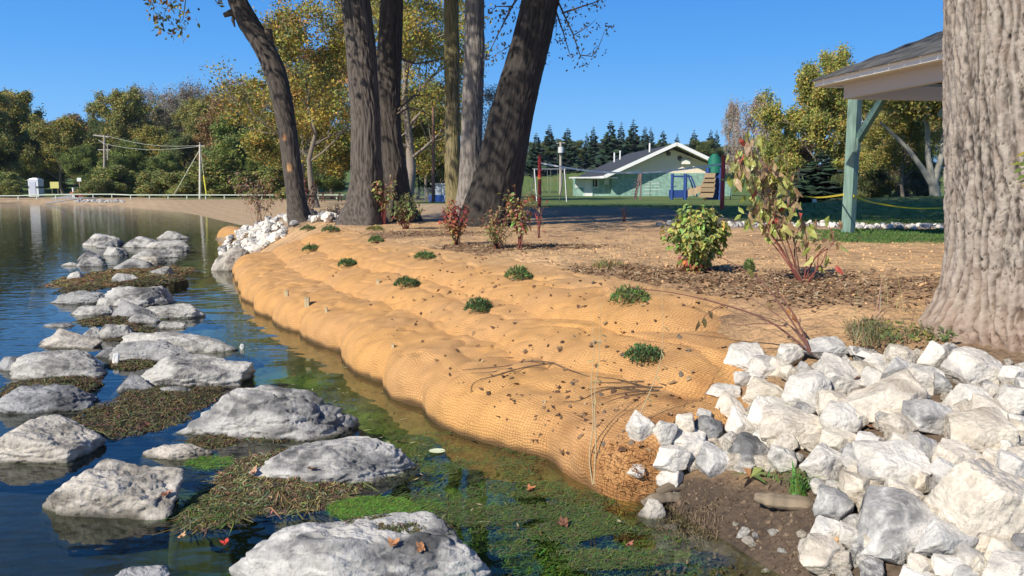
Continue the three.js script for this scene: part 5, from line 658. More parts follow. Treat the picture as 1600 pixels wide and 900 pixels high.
{
  let t = base('portable_toilet', atD(57, 300, 108)); t.position.y = H(t.position.x, t.position.z); const g = (n, f, m = M.paint) => { const b = new GB(); f(b); b.build(n, m, t); }; g('cabin', (b) => b.box(V(0, 1.0, 0), .62, 1.0, .6, [.66, .68, .74])); g('dark_band', (b) => b.box(V(0, 1.16, 0), .64, .12, .62, [.05, .09, .08])); g('door', (b) => b.box(V(-.08, .98, .63), .38, .85, .02, [.52, .55, .66])); g('roof', (b) => { b.box(V(0, 2.05, 0), .66, .06, .64, [.85, .86, .88]); b.box(V(0, 2.17, 0), .52, .08, .5, [.85, .86, .88]); b.box(V(0, 2.27, 0), .3, .05, .3, [.85, .86, .88]); }); t.scale.setScalar(1.08); tag(t, 'white portable toilet with a dark band across the water', 'portable toilet');
  t = base('canoe', atD(134, 302, 100)); t.position.y = H(t.position.x, t.position.z) + .38; { const b = new GB(), red = [.42, .05, .03]; const pts = [], rd = []; for (let i = 0; i <= 16; i++) { const u = i / 16 * 2 - 1; pts.push(V(u * 2.0, .06 + u * u * .12, 0)); rd.push(.34 * sqrt(max(.02, 1 - pow(abs(u), 3)))); } b.tube(pts, rd, 10, red); b.build('hull', M.paint, t); const c = new GB(); for (const x of [-1.2, 1.2]) c.box(V(x, -.28, 0), .06, .2, .5, [.2, .14, .09]); c.build('trestle', M.wood, t); } tag(t, 'red boat lying on trestles behind the far rail', 'boat');
  t = base('sign_post', atD(125, 305, 98)); t.position.y = H(t.position.x, t.position.z); { const b = new GB(); b.bar(V(0, 0, 0), V(.05, 2.2, 0), .07, .07, [.35, .22, .14]); b.build('post', M.wood, t); const c = new GB(); c.box(V(.05, 2.2, .06), .26, .22, .02, [.62, .62, .6]); c.build('panel', M.paint, t); } tag(t, 'small grey sign on a leaning post behind the far rail', 'sign');
  t = base('bollard', atD(115, 305, 100)); t.position.y = H(t.position.x, t.position.z); { const b = new GB(); b.tube([V(0, 0, 0), V(0, 1.1, 0)], .13, 10, [.7, .7, .7]); b.build('post', M.paint, t); const c = new GB(); c.tube([V(0, 1.1, 0), V(0, 1.2, 0)], .15, 10, [.82, .82, .82]); c.build('cap', M.paint, t); } tag(t, 'white bollard beside the leaning sign post', 'bollard');
  t = base('notice_sign', atD(86, 296, 112)); t.position.y = H(t.position.x, t.position.z); { const b = new GB(); for (const s of [-.4, .4]) b.bar(V(s, 0, 0), V(s, 1.5, 0), .08, .08, [.2, .16, .1]); b.build('post', M.wood, t); const c = new GB(); c.box(V(0, 1.5, .06), .6, .45, .03, [.6, .55, .18]); c.build('panel', M.paint, t); } tag(t, 'yellowish board on two posts between portable toilet and car park', 'sign');
  t = base('chain_link_fence', atD(652, 307, 66)); t.position.y = H(t.position.x, t.position.z); { const q = (px) => atD(px, 307, 66).x - t.position.x, c = [.3, .31, .32]; for (const x of [636, 650, 664, 690]) new GB().tube([V(q(x), 0, 0), V(q(x), 1.15, 0)], .03, 6, c).build('post', M.metal, t); new GB().bar(V(q(636), 1.12, 0), V(q(690), 1.12, 0), .03, .03, c).build('rail', M.metal, t); const m = new GB(); for (let i = 0; i < 60; i++) { const x = lerp(q(636), q(690), i / 60); m.bar(V(x, .05, 0), V(x + .5, 1.1, 0), .005, .005, c); m.bar(V(x + .5, .05, 0), V(x, 1.1, 0), .005, .005, c); } m.build('netting', M.metal, t); } tag(t, 'short chain-link fence behind the brown wooden pole', 'fence');
  t = base('storage_bin', atD(682, 305, 68)); t.position.y = H(t.position.x, t.position.z); { const b = new GB(); b.box(V(0, .25, 0), .62, .25, .35, [.02, .09, .42]); b.build('body', M.paint, t); const c = new GB(); c.box(V(0, .53, 0), .66, .04, .38, [.03, .13, .5]); c.build('lid', M.paint, t); } tag(t, 'blue box behind the yellowish trunk by the chain-link fence', 'bin');
  t = base('shed', atD(690, 300, 72)); t.position.y = H(t.position.x, t.position.z); { const b = new GB(); b.box(V(0, .75, 0), .8, .75, .6, [.5, .55, .6]); b.build('wall', M.paint, t); const c = new GB(); c.box(V(0, 1.55, 0), .95, .06, .75, [.42, .44, .46]); c.build('roof', M.paint, t); } tag(t, 'pale grey hut behind the blue box', 'hut');
  t = base('picnic_table', ground(518, 316)); { const b = new GB(), c = [.13, .06, .045]; for (let i = 0; i < 4; i++) b.box(V(0, .72, -.3 + i * .2), .9, .02, .09, c); b.build('tabletop', M.wood, t); for (const s of [-1, 1]) { const e = new GB(); e.box(V(0, .43, s * .7), .9, .02, .13, c); e.build('seat', M.wood, t); const l = new GB(); l.bar(V(s * .65, 0, -.7), V(s * .65, .72, -.15), .05, .09, c); l.bar(V(s * .65, 0, .7), V(s * .65, .72, .15), .05, .09, c); l.bar(V(s * .65, .4, -.75), V(s * .65, .4, .75), .05, .08, c); l.build('leg', M.wood, t); } } t.rotation.y = .4; tag(t, 'dark red picnic table on the sand lakeward of the flared trunk', 'picnic table');
}
{ // yellow tape from the gazebo post
  const t = base('barrier_tape', ground(1325, 330)), y = [.62, .5, .02], b = new GB(), run = (pts) => { for (let i = 1; i < pts.length; i++) b.bar(pts[i - 1].clone().sub(t.position), pts[i].clone().sub(t.position),   .01, .034, y); }; const p0 = atD(1318, 304, 13.5); const seg2 = (a, c, s) => [...Array(9).keys()].map((i) => { const p = V().lerpVectors(a, c, i / 8); p.y -= s * sin(PI * i / 8); return p; }); run(seg2(p0, atD(1256, 306, 26), .05)); run(seg2(atD(1334, 306, 13.5), atD(1372, 318, 20), .02)); run(seg2(atD(1372, 318, 20), atD(1472, 325, 22), .06)); b.build('tape', M.dry, t); tag(t, 'yellow barrier tape tied round the gazebo post above the lawn', 'tape');
  const s = base('yard_stake', ground(1272, 326)), c = new GB(); c.bar(V(0, 0, 0), V(0, .3, 0), .03, .03, [.06, .1, .05]); c.build('post', M.wood, s); const e = new GB(); e.box(V(0, .3, 0), .07, .06, .03, [.7, .7, .6]); e.build('cap', M.paint, s); tag(s, 'short dark stake with a pale head on the lawn mound', 'stake');
}
// ---------- small growth and litter, set down where a sight line meets the bank, a rock or the water ----------
addSolids(/^(boulder|riprap)/);
const rnd = (r) => V(gauss(r), gauss(r), gauss(r)).normalize();
// leafy shrub: stems fan out of the base, leaves sit in pairs along them
function shrub(label, px, py, hpx, wpx, o) {
  const [p] = land(px, py), r = rng(px * 7 + py), d = -p.z, k = d / FOC, h = hpx * k, w = wpx * k / 2, t = base(o.name || 'shrub', p), wood = new GB(), lf = new GB(), { stems = 14, leaves = 300, L = .06, cols, stem = [.17, .05, .035], from = .25, dome = 1, droop = .5, low } = o, paths = [];
  for (let i = 0; i < stems; i++) { const a = i * 2.4 + r(), q = sqrt((i + .5) / stems), top = V(cos(a) * w * q, h * (dome ? sqrt(max(.12, 1 - q * q * .75)) : .7 + .3 * r()) * (.86 + r() * .16), sin(a) * w * q); const mid = top.clone().multiply(V(.35, .55, .35)).add(V(gauss(r) * w * .12, 0, gauss(r) * w * .12)); const b = V(gauss(r) * w * .12, -.05, gauss(r) * w * .12); const c = new THREE.CatmullRomCurve3([b, mid, top]); wood.tube(c.getPoints(6), [1, .9, .8, .65, .5, .4, .25].map((v) => v * (o.rad || .007)), 4, stem); paths.push(c); }
  for (let i = 0; i < leaves; i++) { const c = paths[floor(r() * stems)], f = from + (1 - from) * pow(r(), .8), q = c.getPoint(f).add(rnd(r).multiplyScalar(r() * (o.loose || .09) * (w + h) * .7)); q.y = max(q.y, .02); const out = V(q.x, 0, q.z).normalize().multiplyScalar(.7).add(rnd(r).multiplyScalar(.8)).add(V(0, -droop + .3, 0)).normalize(); const n = V(-out.x * .2, 1, -out.z * .2).add(rnd(r).multiplyScalar(.5)).normalize(); const set = low && q.y / h < low[0] + gauss(r) * .1 ? low[1] : cols; lf.leaf(q, out, n, L * (.65 + r() * .6), L * (o.wd || .5) * (.8 + r() * .4), set[floor(r() * set.length)].map((v) => v * (.65 + r() * .7)), .15 + r() * .25); }
  wood.build('stem', M.wood, t); tag(lf.build('foliage', M.leaf, t), null, null, null, 'stuff'); return tag(t, label, 'shrub');
}
const GR = [[.28, .34, .07], [.38, .40, .09], [.18, .25, .05], [.46, .44, .12]], RD = [[.36, .05, .035], [.42, .10, .04], [.28, .04, .04], [.45, .2, .05]], BZ = [[.36, .22, .1], [.3, .25, .09], [.42, .28, .13], [.24, .23, .07], [.36, .14, .08]];
shrub('leafy green dome-shaped shrub on mulch in front of the playground', 1089, 426, 112, 104, { stems: 34, leaves: 3300, L: .062, wd: .66, droop: .95, loose: .13, from: .12, cols: GR, low: [.2, [...RD, [.3, .28, .07], [.3, .28, .07]]] });
shrub('small bright red shrub at the foot of the leaning dark trunk', 713, 384, 74, 58, { stems: 20, leaves: 700 ,L: .065, cols: [...RD, RD[0]], low: [.45, [[.42, .26, .07], [.4, .16, .05], [.34, .28, .08]]], droop: .1 });
shrub('bronze-green shrub beside the small bright red one', 776, 391, 70, 66, { stems: 22, leaves: 640 ,L: .06, wd: .38, cols: BZ, droop: .2, low: [.5, [[.26, .25, .07], [.2, .2, .05]]] });
shrub('olive green shrub inland of the flared dark trunk', 634, 358, 62, 60, { stems: 20, leaves: 700 ,L: .075, cols: [[.2, .22, .06], [.26, .27, .08], [.15, .17, .05]], low: [.35, [[.3, .22, .09], [.32, .09, .05], [.22, .2, .06]]] });
shrub('tall red-stemmed shrub against the flared dark trunk', 600, 350, 80, 44, { stems: 13, leaves: 330 ,L: .1, cols: [...GR, ...BZ, [.33, .06, .04]], dome: 0, stem: [.25, .06, .05], from: .35 });
shrub('tall sparse shrub with bronze leaves in front of the nearer net post', 812, 390, 104, 52, { stems: 11, leaves: 260 ,L: .095, cols: [...BZ, GR[0], [.3, .08, .05]], dome: 0, stem: [.2, .07, .05], from: .3 });
shrub('brownish red shrub on the stone pile lakeward of the slender trunk', 406, 352, 86, 100, { stems: 16, leaves: 620, L: .15, cols: [...BZ, [.2, .08, .06], [.25, .12, .1], [.15, .09, .06]], dome: 0, from: .3, loose: .14 });
shrub('reddish shrub half hidden by the slender trunk', 484, 341, 66, 40, { stems: 10, leaves: 260 ,L: .1, cols: [[.22, .08, .05], [.25, .12, .08], [.2, .12, .07]], dome: 0 });
shrub('low grey-green feathery shrub on the sand by the flared trunk', 522, 341, 24, 44, { stems: 16, leaves: 200, L: .12, wd: .25, cols: [[.12, .11, .07], [.16, .14, .09], [.09, .09, .05]] });
shrub('sparse red twigs with few leaves below the tall sparse shrub', 842, 372, 62, 30, { stems: 7, leaves: 26, L: .07, cols: [...BZ, RD[0]], dome: 0, stem: [.22, .06, .05] });
shrub('thin bare red twigs beside the green shrub with few dry leaves', 975, 346, 26, 34, { stems: 9, leaves: 24, L: .06, cols: BZ, dome: 0 });
// the tall dogwood whose leaves hang apart: every leaf a piece of its own
{
  const [p] = land(1254, 440), d = -p.z, t = base('shrub', p), r = rng(41), q = (x, y) => atD(x, y, d).sub(p).add(V(0, 0, gauss(r) * .16)), red = [.2, .05, .04], brown = [.16, .08, .055];
  const S = [[[1250, 444], [1218, 392], [1190, 340], [1166, 288], [1148, 236]], [[1250, 444], [1226, 384], [1200, 322], [1182, 264], [1172, 214]], [[1252, 444], [1236, 392], [1214, 344], [1196, 300], [1206, 250]], [[1256, 444], [1250, 392], [1266, 352], [1292, 346]], [[1258, 444], [1272, 402], [1290, 378], [1298, 350]], [[1254, 444], [1242, 400], [1236, 356], [1232, 304], [1228, 262]], [[1252, 444], [1230, 398], [1196, 356], [1160, 330]], [[1256, 444], [1262, 410], [1262, 372], [1246, 344]], [[1258, 444], [1284, 412], [1302, 372]], [[1250, 444], [1222, 400], [1204, 368], [1188, 352]], [[1256, 444], [1268, 420], [1286, 396], [1294, 372]]];
  const paths = S.map((s) => new THREE.CatmullRomCurve3(s.map(([x, y]) => q(x, y)))); for (const c of paths) { const b = new GB(); b.tube(c.getPoints(12), [...Array(13).keys()].map((i) => .0085 * (1 - .7 * i / 12)), 6, r() < .6 ? red : brown); b.build('stem', M.wood, t); }
  const tips = paths.slice(0, 3).concat(paths[5]); const tw = new GB(); for (let i = 0; i < 26; i++) { const c = tips[floor(r() * 4)], a = c.getPoint(.5 + r() * .5), b = a.clone().add(V(gauss(r) * .16, .06 + r() * .14, gauss(r) * .12)); tw.tube([a, a.clone().lerp(b, .5).add(V(0, .02, 0)), b], [.0035, .0028, .0015], 4, brown); } tw.build('twig', M.wood, t);
  const cols = [[.4, .42, .11], [.3, .35, .07], [.46, .44, .15], [.36, .25, .13], [.42, .29, .16], [.3, .19, .11], [.29, .3, .1], [.42, .08, .06]], geos = cols.map((c, i) => { const b = new GB(); b.leaf(V(0, 0, 0), V(0, -1, 0), V(0, .1, 1).normalize(), 1, .46, c, .18 + (i % 3) * .12); return b.geo(); });
  for (let i = 0; i < 285; i++) { const c = i < 245 ? tips[i % 4] : paths[3 + i % 8], a = i < 245 ? c.getPoint(.42 + .58 * r()) : c.getPoint(.5 + r() * .5); const m = mesh('leaf', geos[floor(r() * (i < 20 ? 8 : 7.2))], M.gloss, t); m.position.copy(a).add(V(gauss(r) * .12, gauss(r) * .08, gauss(r) * .1)); const s = .085 + r() * .07; m.scale.set(s, s, s); m.rotation.set((r() - .5) * 1.1, r() * 6.28, (r() - .5) * 1.7); }
  tag(t, 'tall leaning red-stemmed shrub with large drooping bronze and green leaves', 'shrub');
  // bent bare twigs from the top of the stones
  const [p2] = land(1268, 548), d2 = -p2.z, t2 = base('shrub', p2), q2 = (x, y, z = 0) => atD(x, y, d2 + z).sub(p2), S2 = [[[1268, 552], [1232, 494], [1192, 442], [1160, 420], [1118, 398]], [[1268, 552], [1202, 502], [1130, 476], [1060, 459], [984, 449]], [[1266, 548], [1242, 494], [1216, 456], [1204, 422]], [[1264, 545], [1225, 500], [1180, 470], [1150, 452]], [[1228, 510], [1190, 505], [1150, 508], [1120, 500]], [[1130, 476], [1105, 490], [1095, 505]]]; S2.forEach((s, i) => { const c = new THREE.CatmullRomCurve3(s.map(([x, y], j) => q2(x, y, j * .12))); const b = new GB(); b.tube(c.getPoints(14), [...Array(15).keys()].map((j) => (i < 3 ? .0085 : .004) * (1 - .65 * j / 14)), 6, [.15, .065, .05]); b.build('stem', M.wood, t2); });
  for (const [x, y, c] of [[1234, 478, [.42, .2, .07]], [1238, 490, [.36, .15, .06]], [1092, 500, [.18, .14, .06]], [1100, 495, [.14, .12, .05]], [1106, 484, [.2, .14, .07]], [1168, 418, [.2, .2, .06]], [1166, 408, [.2, .24, .06]], [1200, 470, [.3, .2, .1]]]) { const b = new GB(); b.leaf(q2(x, y, .2), V(.2 + gauss(r) * .5, -1, 0).normalize(), V(gauss(r), .2, 1).normalize(), .09, .04, c); b.build('leaf', M.gloss, t2); }
  tag(t2, 'bent bare red twigs arching over the soil from the top of the white stones', 'shrub');
}
// low cushions of green ground cover
function cushion(label, px, py, wpx, hpx, cols, o = {}) {
  const [p] = land(px, py), r = rng(px * 3 + py), k = -p.z / FOC, w = wpx * k / 2, h = hpx * k, t = base('ground_cover_plant', p), lf = new GB(), st = new GB(), L = o.L || .036; for (let i = 0; i < 22; i++) { const a = i * 2.4, q = sqrt(i / 22) * w; st.tube([V(0, -.03, 0), V(cos(a) * q * .5, h * .4, sin(a) * q * .5), V(cos(a) * q, h * .75, sin(a) * q)], .0025, 3, [.12, .07, .04]); }
  const n = o.n || 620; for (let i = 0; i < n; i++) { const a = r() * 6.28, q = pow(r(), .5), lump = .72 + .4 * n3(cos(a) * q * 2 + px, sin(a) * q * 2, 3); const x = cos(a) * q * w * (.85 + .3 * n3(a, px, 2)), z = sin(a) * q * w * .85, y = max(.008, h * sqrt(max(0, 1 - q * q)) * lump * (.55 + .45 * r())); const ax = V(x * .7, h * .9, z * .7).normalize().add(rnd(r).multiplyScalar(.75)).normalize(); lf.leaf(V(x, y, z), ax, V().crossVectors(ax, rnd(r)).normalize(), L * (.6 + r() * .8), L * .42, cols[floor(r() * cols.length)].map((v) => v * (.55 + r() * .8)), .1); }
  st.build('stem', M.wood, t); tag(lf.build('foliage', M.leaf, t), null, null, null, 'stuff'); return tag(t, label, 'ground cover');
}
const CU = [[.06, .14, .03], [.085, .18, .035], [.04, .10, .025], [.11, .2, .05]], CU2 = [[.13, .22, .05], [.17, .27, .06], [.09, .16, .04]];
[[1006, 564, 70, 30, CU, 'dark green cushion plant nearest the white stones, on the middle coir step'], [748, 487, 48, 26, CU, 'green cushion plant on the middle coir step, in line with the gazebo-side mulch'], [984, 473, 74, 32, CU2, 'largest light green cushion plant, at the corner of the mulch bed'], [636, 448, 46, 18, CU, 'dark green cushion plant on a grey earth pad in the middle of the coir'], [543, 416, 34, 15, CU, 'small dark green cushion plant on the coir near its far end'], [487, 393, 34, 14, CU, 'farthest dark green cushion plant out on the coir, close to the stone pile'], [664, 404, 36, 13, CU2, 'bright green flat plant where coir meets the mulch below the red shrub'], [810, 436, 46, 24, CU2, 'bright green spreading plant at the tan soil edge below the bronze shrub'], [482, 361, 28, 12, CU, 'green cushion plant at the edge of the white stone pile'], [517, 363, 32, 13, CU, 'green cushion plant between the white stone pile and the flared trunk'], [588, 379, 26, 13, CU2, 'small bright green plant in the mulch below the flared trunk'], [586, 360, 30, 8, [[.24, .24, .05], [.28, .28, .07]], 'yellowish low plant on soil at the flared trunk'], [1170, 425, 16, 22, CU2, 'tiny green seedling on soil between the two big shrubs']].forEach(([x, y, w, h, c, l]) => cushion(l, x, y, w, h, c));
function blades(gb, p, r, n, R, h, cols, lean = .5, wd = .004) { for (let i = 0; i < n; i++) { const a = r() * 6.28, q = sqrt(r()) * R, b = V(p.x + cos(a) * q, p.y - .01, p.z + sin(a) * q), H1 = h * (.4 + r() * .8), l = V(gauss(r), 0, gauss(r)).multiplyScalar(lean * H1), m = b.clone().add(V(l.x * .35, H1 * .6, l.z * .35)), e = b.clone().add(V(l.x, H1 * (1 - lean * .3), l.z)), s = V(cos(a + 1), 0, sin(a + 1)).multiplyScalar(wd * (.7 + r())), c = cols[floor(r() * cols.length)].map((v) => v * (.7 + r() * .6)); const A = b.clone().add(s), B = b.clone().sub(s), C = m.clone().addScaledVector(s, .7), D = m.clone().addScaledVector(s, -.7); gb.tri(A, B, C, c); gb.tri(B, D, C, c); gb.tri(C, D, e, c); } }
{
  const r = rng(91), put = (name, x, y, n, R, h, cols, label, cat, lean, wd) => { const [p] = land(x, y), t = base(name, p), b = new GB(); blades(b, V(0, 0, 0), r, n, R, h, cols, lean, wd); tag(b.build('blade', M.leaf, t), null, null, null, 'stuff'); return tag(t, label, cat); };
  put('grass_tuft', 952, 419, 240, .2, .13, [[.2, .2, .05], [.3, .2, .09], [.16, .2, .04]], 'fading green grass tuft at the lakeward edge of the mulch bed', 'grass tuft', .4);
  put('grass_tuft', 1252, 768, 60, .07, .2, [[.1, .22, .03], [.14, .26, .04]], 'bright green grass tuft on the dirt beside the broad hexagonal stone', 'grass tuft', .9, .006);
  put('grass_tuft', 1225, 742, 50, .12, .07, [[.12, .2, .04], [.2, .2, .08]], 'short green grass growing under the small white stone on the dirt', 'grass tuft', .6, .004);
  { const t = base('weed_clump', ground(1408, 530)), b = new GB(), lf = new GB(), gr = [[.22, .2, .08], [.34, .28, .15], [.14, .17, .05], [.28, .22, .11]]; for (let i = 0; i < 9; i++) blades(b, V(-.28 + r() * .5, r() * .04, -.35 + r() * .6), r, 60, .14, .17, gr, 1.3, .003); blades(b, V(.1, 0, -.4), r, 20, .3, .62, [[.42, .35, .2]], .3, .0025); for (let i = 0; i < 150; i++) { const p = V(-.3 + r() * .55, .02 + r() * .09, -.25 + r() * .6); lf.leaf(p, rnd(r).add(V(0, .3, 0)).normalize(), rnd(r).add(V(0, 1, 0)).normalize(), .055, .026, [[.09, .14, .03], [.15, .19, .05], [.3, .28, .05]][floor(r() * 3)]); } tag(b.build('blade', M.leaf, t), null, null, null, 'stuff'); tag(lf.build('foliage', M.leaf, t), null, null, null, 'stuff'); tag(t, 'tangle of dry grass and green weeds at the root of the huge trunk', 'weeds'); }
  { const t = base('weed', land(1172, 752)[0]), lf = new GB(); for (const [a, l, c] of [[-.6, .2, [.28, .32, .1]], [.3, .17, [.2, .26, .07]], [1.2, .15, [.13, .2, .05]], [2.4, .14, [.34, .22, .1]], [-1.6, .16, [.4, .2, .08]], [.9, .12, [.25, .14, .07]], [3.3, .12, [.17, .2, .06]]]) lf.leaf(V(0, .02, 0), V(cos(a) * .8, .55, sin(a) * .8).normalize(), V(-cos(a) * .4, .9, -sin(a) * .4).normalize(), l, l * .3, c, .5); lf.build('leaf', M.gloss, t); tag(t, 'broad-leaved half-withered weed on the dirt under the white stones', 'weed'); }
  // three pale stalks rising from the water edge
  for (const [pts, l] of [[[[926, 757], [921, 715], [927, 660], [924, 600], [928, 545], [924, 490]], 'pale dry stalk standing upright at the near end of the coir'], [[[928, 756], [931, 690], [929, 620], [936, 560], [938, 470]], 'thin pale stalk with a kink beside the upright one'], [[[930, 756], [962, 712], [990, 668], [1012, 620], [1030, 572], [1036, 520], [1034, 452]], 'long pale stalk leaning inland across the coir']]) { const [p] = land(...pts[0]), t = base('dry_stalk', p), b = new GB(); const c = new THREE.CatmullRomCurve3(pts.map(([x, y], i) => atD(x, y, -p.z + (i ? .05 * i : 0)).sub(p))); b.tube(c.getPoints(24), [...Array(25).keys()].map((i) => .0055 * (1 - .8 * i / 24)), 5, [.42, .34, .2]); b.build('stem', M.wood, t); const lf = new GB(); for (let i = 0; i < 4; i++) { const q = c.getPoint(.5 + .12 * i); lf.leaf(q, V(gauss(r), -.4, gauss(r) * .3).normalize(), V(0, .3, 1).normalize(), .06, .01, [.4, .34, .16]); } lf.build('leaf', M.dry, t); tag(t, l, 'dry stalk'); }
  // lawn blades near enough to show
  const G = new GB(); blades(G, V(0, 0, 0), r, 9, .05, .055, [[.8, 1, .7], [1, 1, .8], [.7, .9, .6]], .5, .006); const N = 9000, im = new THREE.InstancedMesh(G.geo(), M.leaf, N), D = new THREE.Object3D(); let n = 0; while (n < N) { const far = n < 3500 ? 11.3 + r() * 5.5 : 20.5 + r() * r() * 30, x = far * (r() * 1.05 - (n < 3500 ? -.05 : .2)), z = -far, lw = lawnW(x, z); if (lw < .25 + r() * .4) { if (r() < .002) n++; continue; } D.position.copy(onGround(x, z)); D.rotation.y = r() * 6; D.scale.setScalar(.7 + r() * .9); D.updateMatrix(); im.setMatrixAt(n, D.matrix); const f = fbm(x * .4, z * .4, 2, 3); const v = .8 + r() * .5; im.setColorAt(n, lin((.12 + f * .08) * v, (.165 + f * .05) * v, .04 * v)); n++; } im.name = 'grass'; scene.add(tag(shade(im), 'short green grass of the lawn and of the strip by the gazebo', 'grass', null, 'stuff'));
}
// mulch, twigs, crumbs
{
  const r = rng(17), D = new THREE.Object3D(), scatter = (name, geo, mat, N, place, label, cat) => { const im = new THREE.InstancedMesh(geo, mat, N); for (let i = 0; i < N; i++) { place(i, im); D.updateMatrix(); im.setMatrixAt(i, D.matrix); } im.name = numbered(name); scene.add(tag(shade(im), label, cat, null, 'stuff')); };
  scatter('mulch_chips', new GB().box(V(0, 0, 0), .5, .06, .16).geo(), M.drift, 5800, (i, im) => { let x, z, k = 0; do { const b = beds[floor(r() * beds.length)]; x = b[0] + gauss(r) * b[2] * .9; z = b[1] + gauss(r) * b[3] * .9; } while ((mulchAt(x, z) < .12 + r() * .6 || shoreDist(x, z) < 2.35) && k++ < 60); D.position.copy(onGround(x, z, .008 + r() * .018)); const s = .018 + r() * .05; D.scale.set(s, s * (.5 + r()), s * (.5 + r() * .8)); D.rotation.set((r() - .5) * .9, r() * 6, (r() - .5) * .9); const c = [[.28, .16, .085], [.4, .26, .145], [.18, .105, .055], [.58, .43, .26], [.32, .185, .10]][floor(r() * 5)], v = .7 + r() * .6; im.setColorAt(i, lin(c[0] * v * 1.2, c[1] * v * 1.2, c[2] * v * 1.2)); }, 'brown wood-chip mulch spread under the shrubs', 'mulch');
  const coirPts = []; for (let i = 0; i < 480; i++) { const y = 385 + pow(r(), .8) * 330, x0 = lerp(430, 860, (y - 385) / 330), x = x0 + r() * (560 - (y - 385) * .75); const [p, nn] = land(x, y, 'coir'); coirPts.push([p, nn, x, y]); }
  scatter('soil_crumbs', rockGeo(55, .5, .3, .42, { detail: 2, planes: 8, col: [[.5, .5, .5], [.7, .7, .7], [.3, .3, .3]] }), M.smallRock, 330, (i, im) => { const [p, nn] = coirPts[i]; D.position.copy(p).addScaledVector(nn, .004); const s = .012 + r() * r() * r() * .07; D.scale.set(s * (.8 + r()), s * .7, s); D.rotation.set(r(), r() * 6, r()); const c = [[.2, .115, .06], [.13, .07, .04], [.34, .21, .11], [.24, .19, .14]][floor(r() * 4)]; im.setColorAt(i, lin(...c)); }, 'brown soil crumbs and dry leaf bits scattered on the orange coir', 'debris');
  const lg = new GB(); lg.leaf(V(-.5, 0, 0), V(1, .15, 0).normalize(), V(-.15, 1, .1).normalize(), 1, .55, [1, 1, 1], .35);
  scatter('leaf_litter', lg.geo(), M.dry, 420, (i, im) => { const [p, nn] = i < 140 ? coirPts[i * 3] : land(600 + r() * 800, 372 + r() * 110); D.position.copy(p).addScaledVector(nn, .01); D.scale.setScalar(.03 + r() * .045); D.rotation.set((r() - .5) * 1.2, r() * 6, (r() - .5) * 1.2); const c = [[.19, .1, .05], [.28, .17, .08], [.13, .07, .04], [.4, .27, .14]][floor(r() * 4)]; im.setColorAt(i, lin(...c)); }, 'dry brown leaf scraps on the coir and soil', 'leaf litter');
  scatter('dirt_rubble', rockGeo(56, .5, .36, .45, { detail: 3, planes: 9, col: [[.5, .5, .5], [.75, .72, .7], [.3, .3, .3]] }), M.smallRock, 900, (i, im) => { const p = ground(1010 + r() * 300, 750 + r() * 150); D.position.copy(p.y < .012 ? V(p.x, -.05, p.z) : p); const s = .008 + r() * r() * r() * .05; D.scale.set(s * 1.3, s, s); D.rotation.set(r() * 3, r() * 6, r() * 3); const c = [[.17, .115, .07], [.12, .08, .05], [.3, .22, .15], [.24, .17, .11]][floor(r() * 4)]; im.setColorAt(i, lin(...c)); }, 'brown clods and grit on the dirt slope below the white stones', 'rubble');
  // root fibres hanging out of the dirt
  { const b = new GB(); for (let i = 0; i < 320; i++) { const p = ground(1015 + r() * 110, 785 + r() * 60), q = V(gauss(r) * .07, -.02 - r() * .05, gauss(r) * .05 + .02), c = [[.17, .12, .075], [.25, .18, .11], [.1, .07, .045]][floor(r() * 3)]; b.tube([p, p.clone().add(V(q.x * .5, .025, q.z * .7)), p.clone().add(q)], [.003, .0025, .001], 3, c, false); } for (let i = 0; i < 200; i++) { const [p] = land(940 + r() * 80, 690 + r() * 85), q = V(gauss(r) * .05, gauss(r) * .03, .01 + r() * .03); b.tube([p, p.clone().add(V(q.x, .015, q.z * .6)), p.clone().add(q)], [.003, .0022, .001], 3, [[.5, .24, .08], [.4, .18, .06], [.3, .14, .05]][floor(r() * 3)], false); } tag(b.build('root_fibres', M.wood), 'frayed brown roots and coir fibres at the water edge of the dirt slope', 'roots', null, 'stuff'); }
  const woodThing = (name, px, pts, rad, col, label, seed) => { const p = land(...px)[0], t = base(name, p), b = new GB(), P = new THREE.CatmullRomCurve3(pts.map((a) => V(...a))).getPoints(22); b.tube(P, P.map((_, i) => rad * (1 - pow(abs(i / 11 - 1), 3) * .55) * (1 + .25 * n3(i * .5, seed, 1))), 14, (f) => mix3(col, col.map((v) => v * .55), clamp(.5 + n3(f * 9, seed, 4)))); const g = b.geo(), q = g.attributes.position; for (let i = 0; i < q.count; i++) { const d = .16 * rad * n3(q.getX(i) * 9, q.getY(i) * 60, q.getZ(i) * 60 + seed); q.setXYZ(i, q.getX(i), q.getY(i) * .8 + d, q.getZ(i) + d); } g.computeVertexNormals(); mesh('log', g, M.drift, t); return [t, label]; };
  { let [t, l] = woodThing('driftwood', [1040, 785], [[-.16, .02, .06], [-.05, .05, .03], [.06, .04, 0], [.17, -.03, -.02]], .05, [.3, .24, .17], 'weathered grey driftwood log jutting over the water from the dirt', 1); const b = new GB(); b.tube([V(-.06, .07, .02), V(.02, .1, 0), V(.12, .09, -.03)], [.03, .034, .022], 8, [.2, .15, .1]); b.build('branch_stub', M.drift, t); tag(t, l, 'driftwood'); [t, l] = woodThing('driftwood', [1232, 792], [[-.18, .05, -.05], [-.06, .04, 0], [.08, .03, .02], [.2, .0, .04]], .055, [.36, .28, .19], 'flat pale driftwood piece half buried beside the rounded grey stone', 4); tag(t, l, 'driftwood'); }
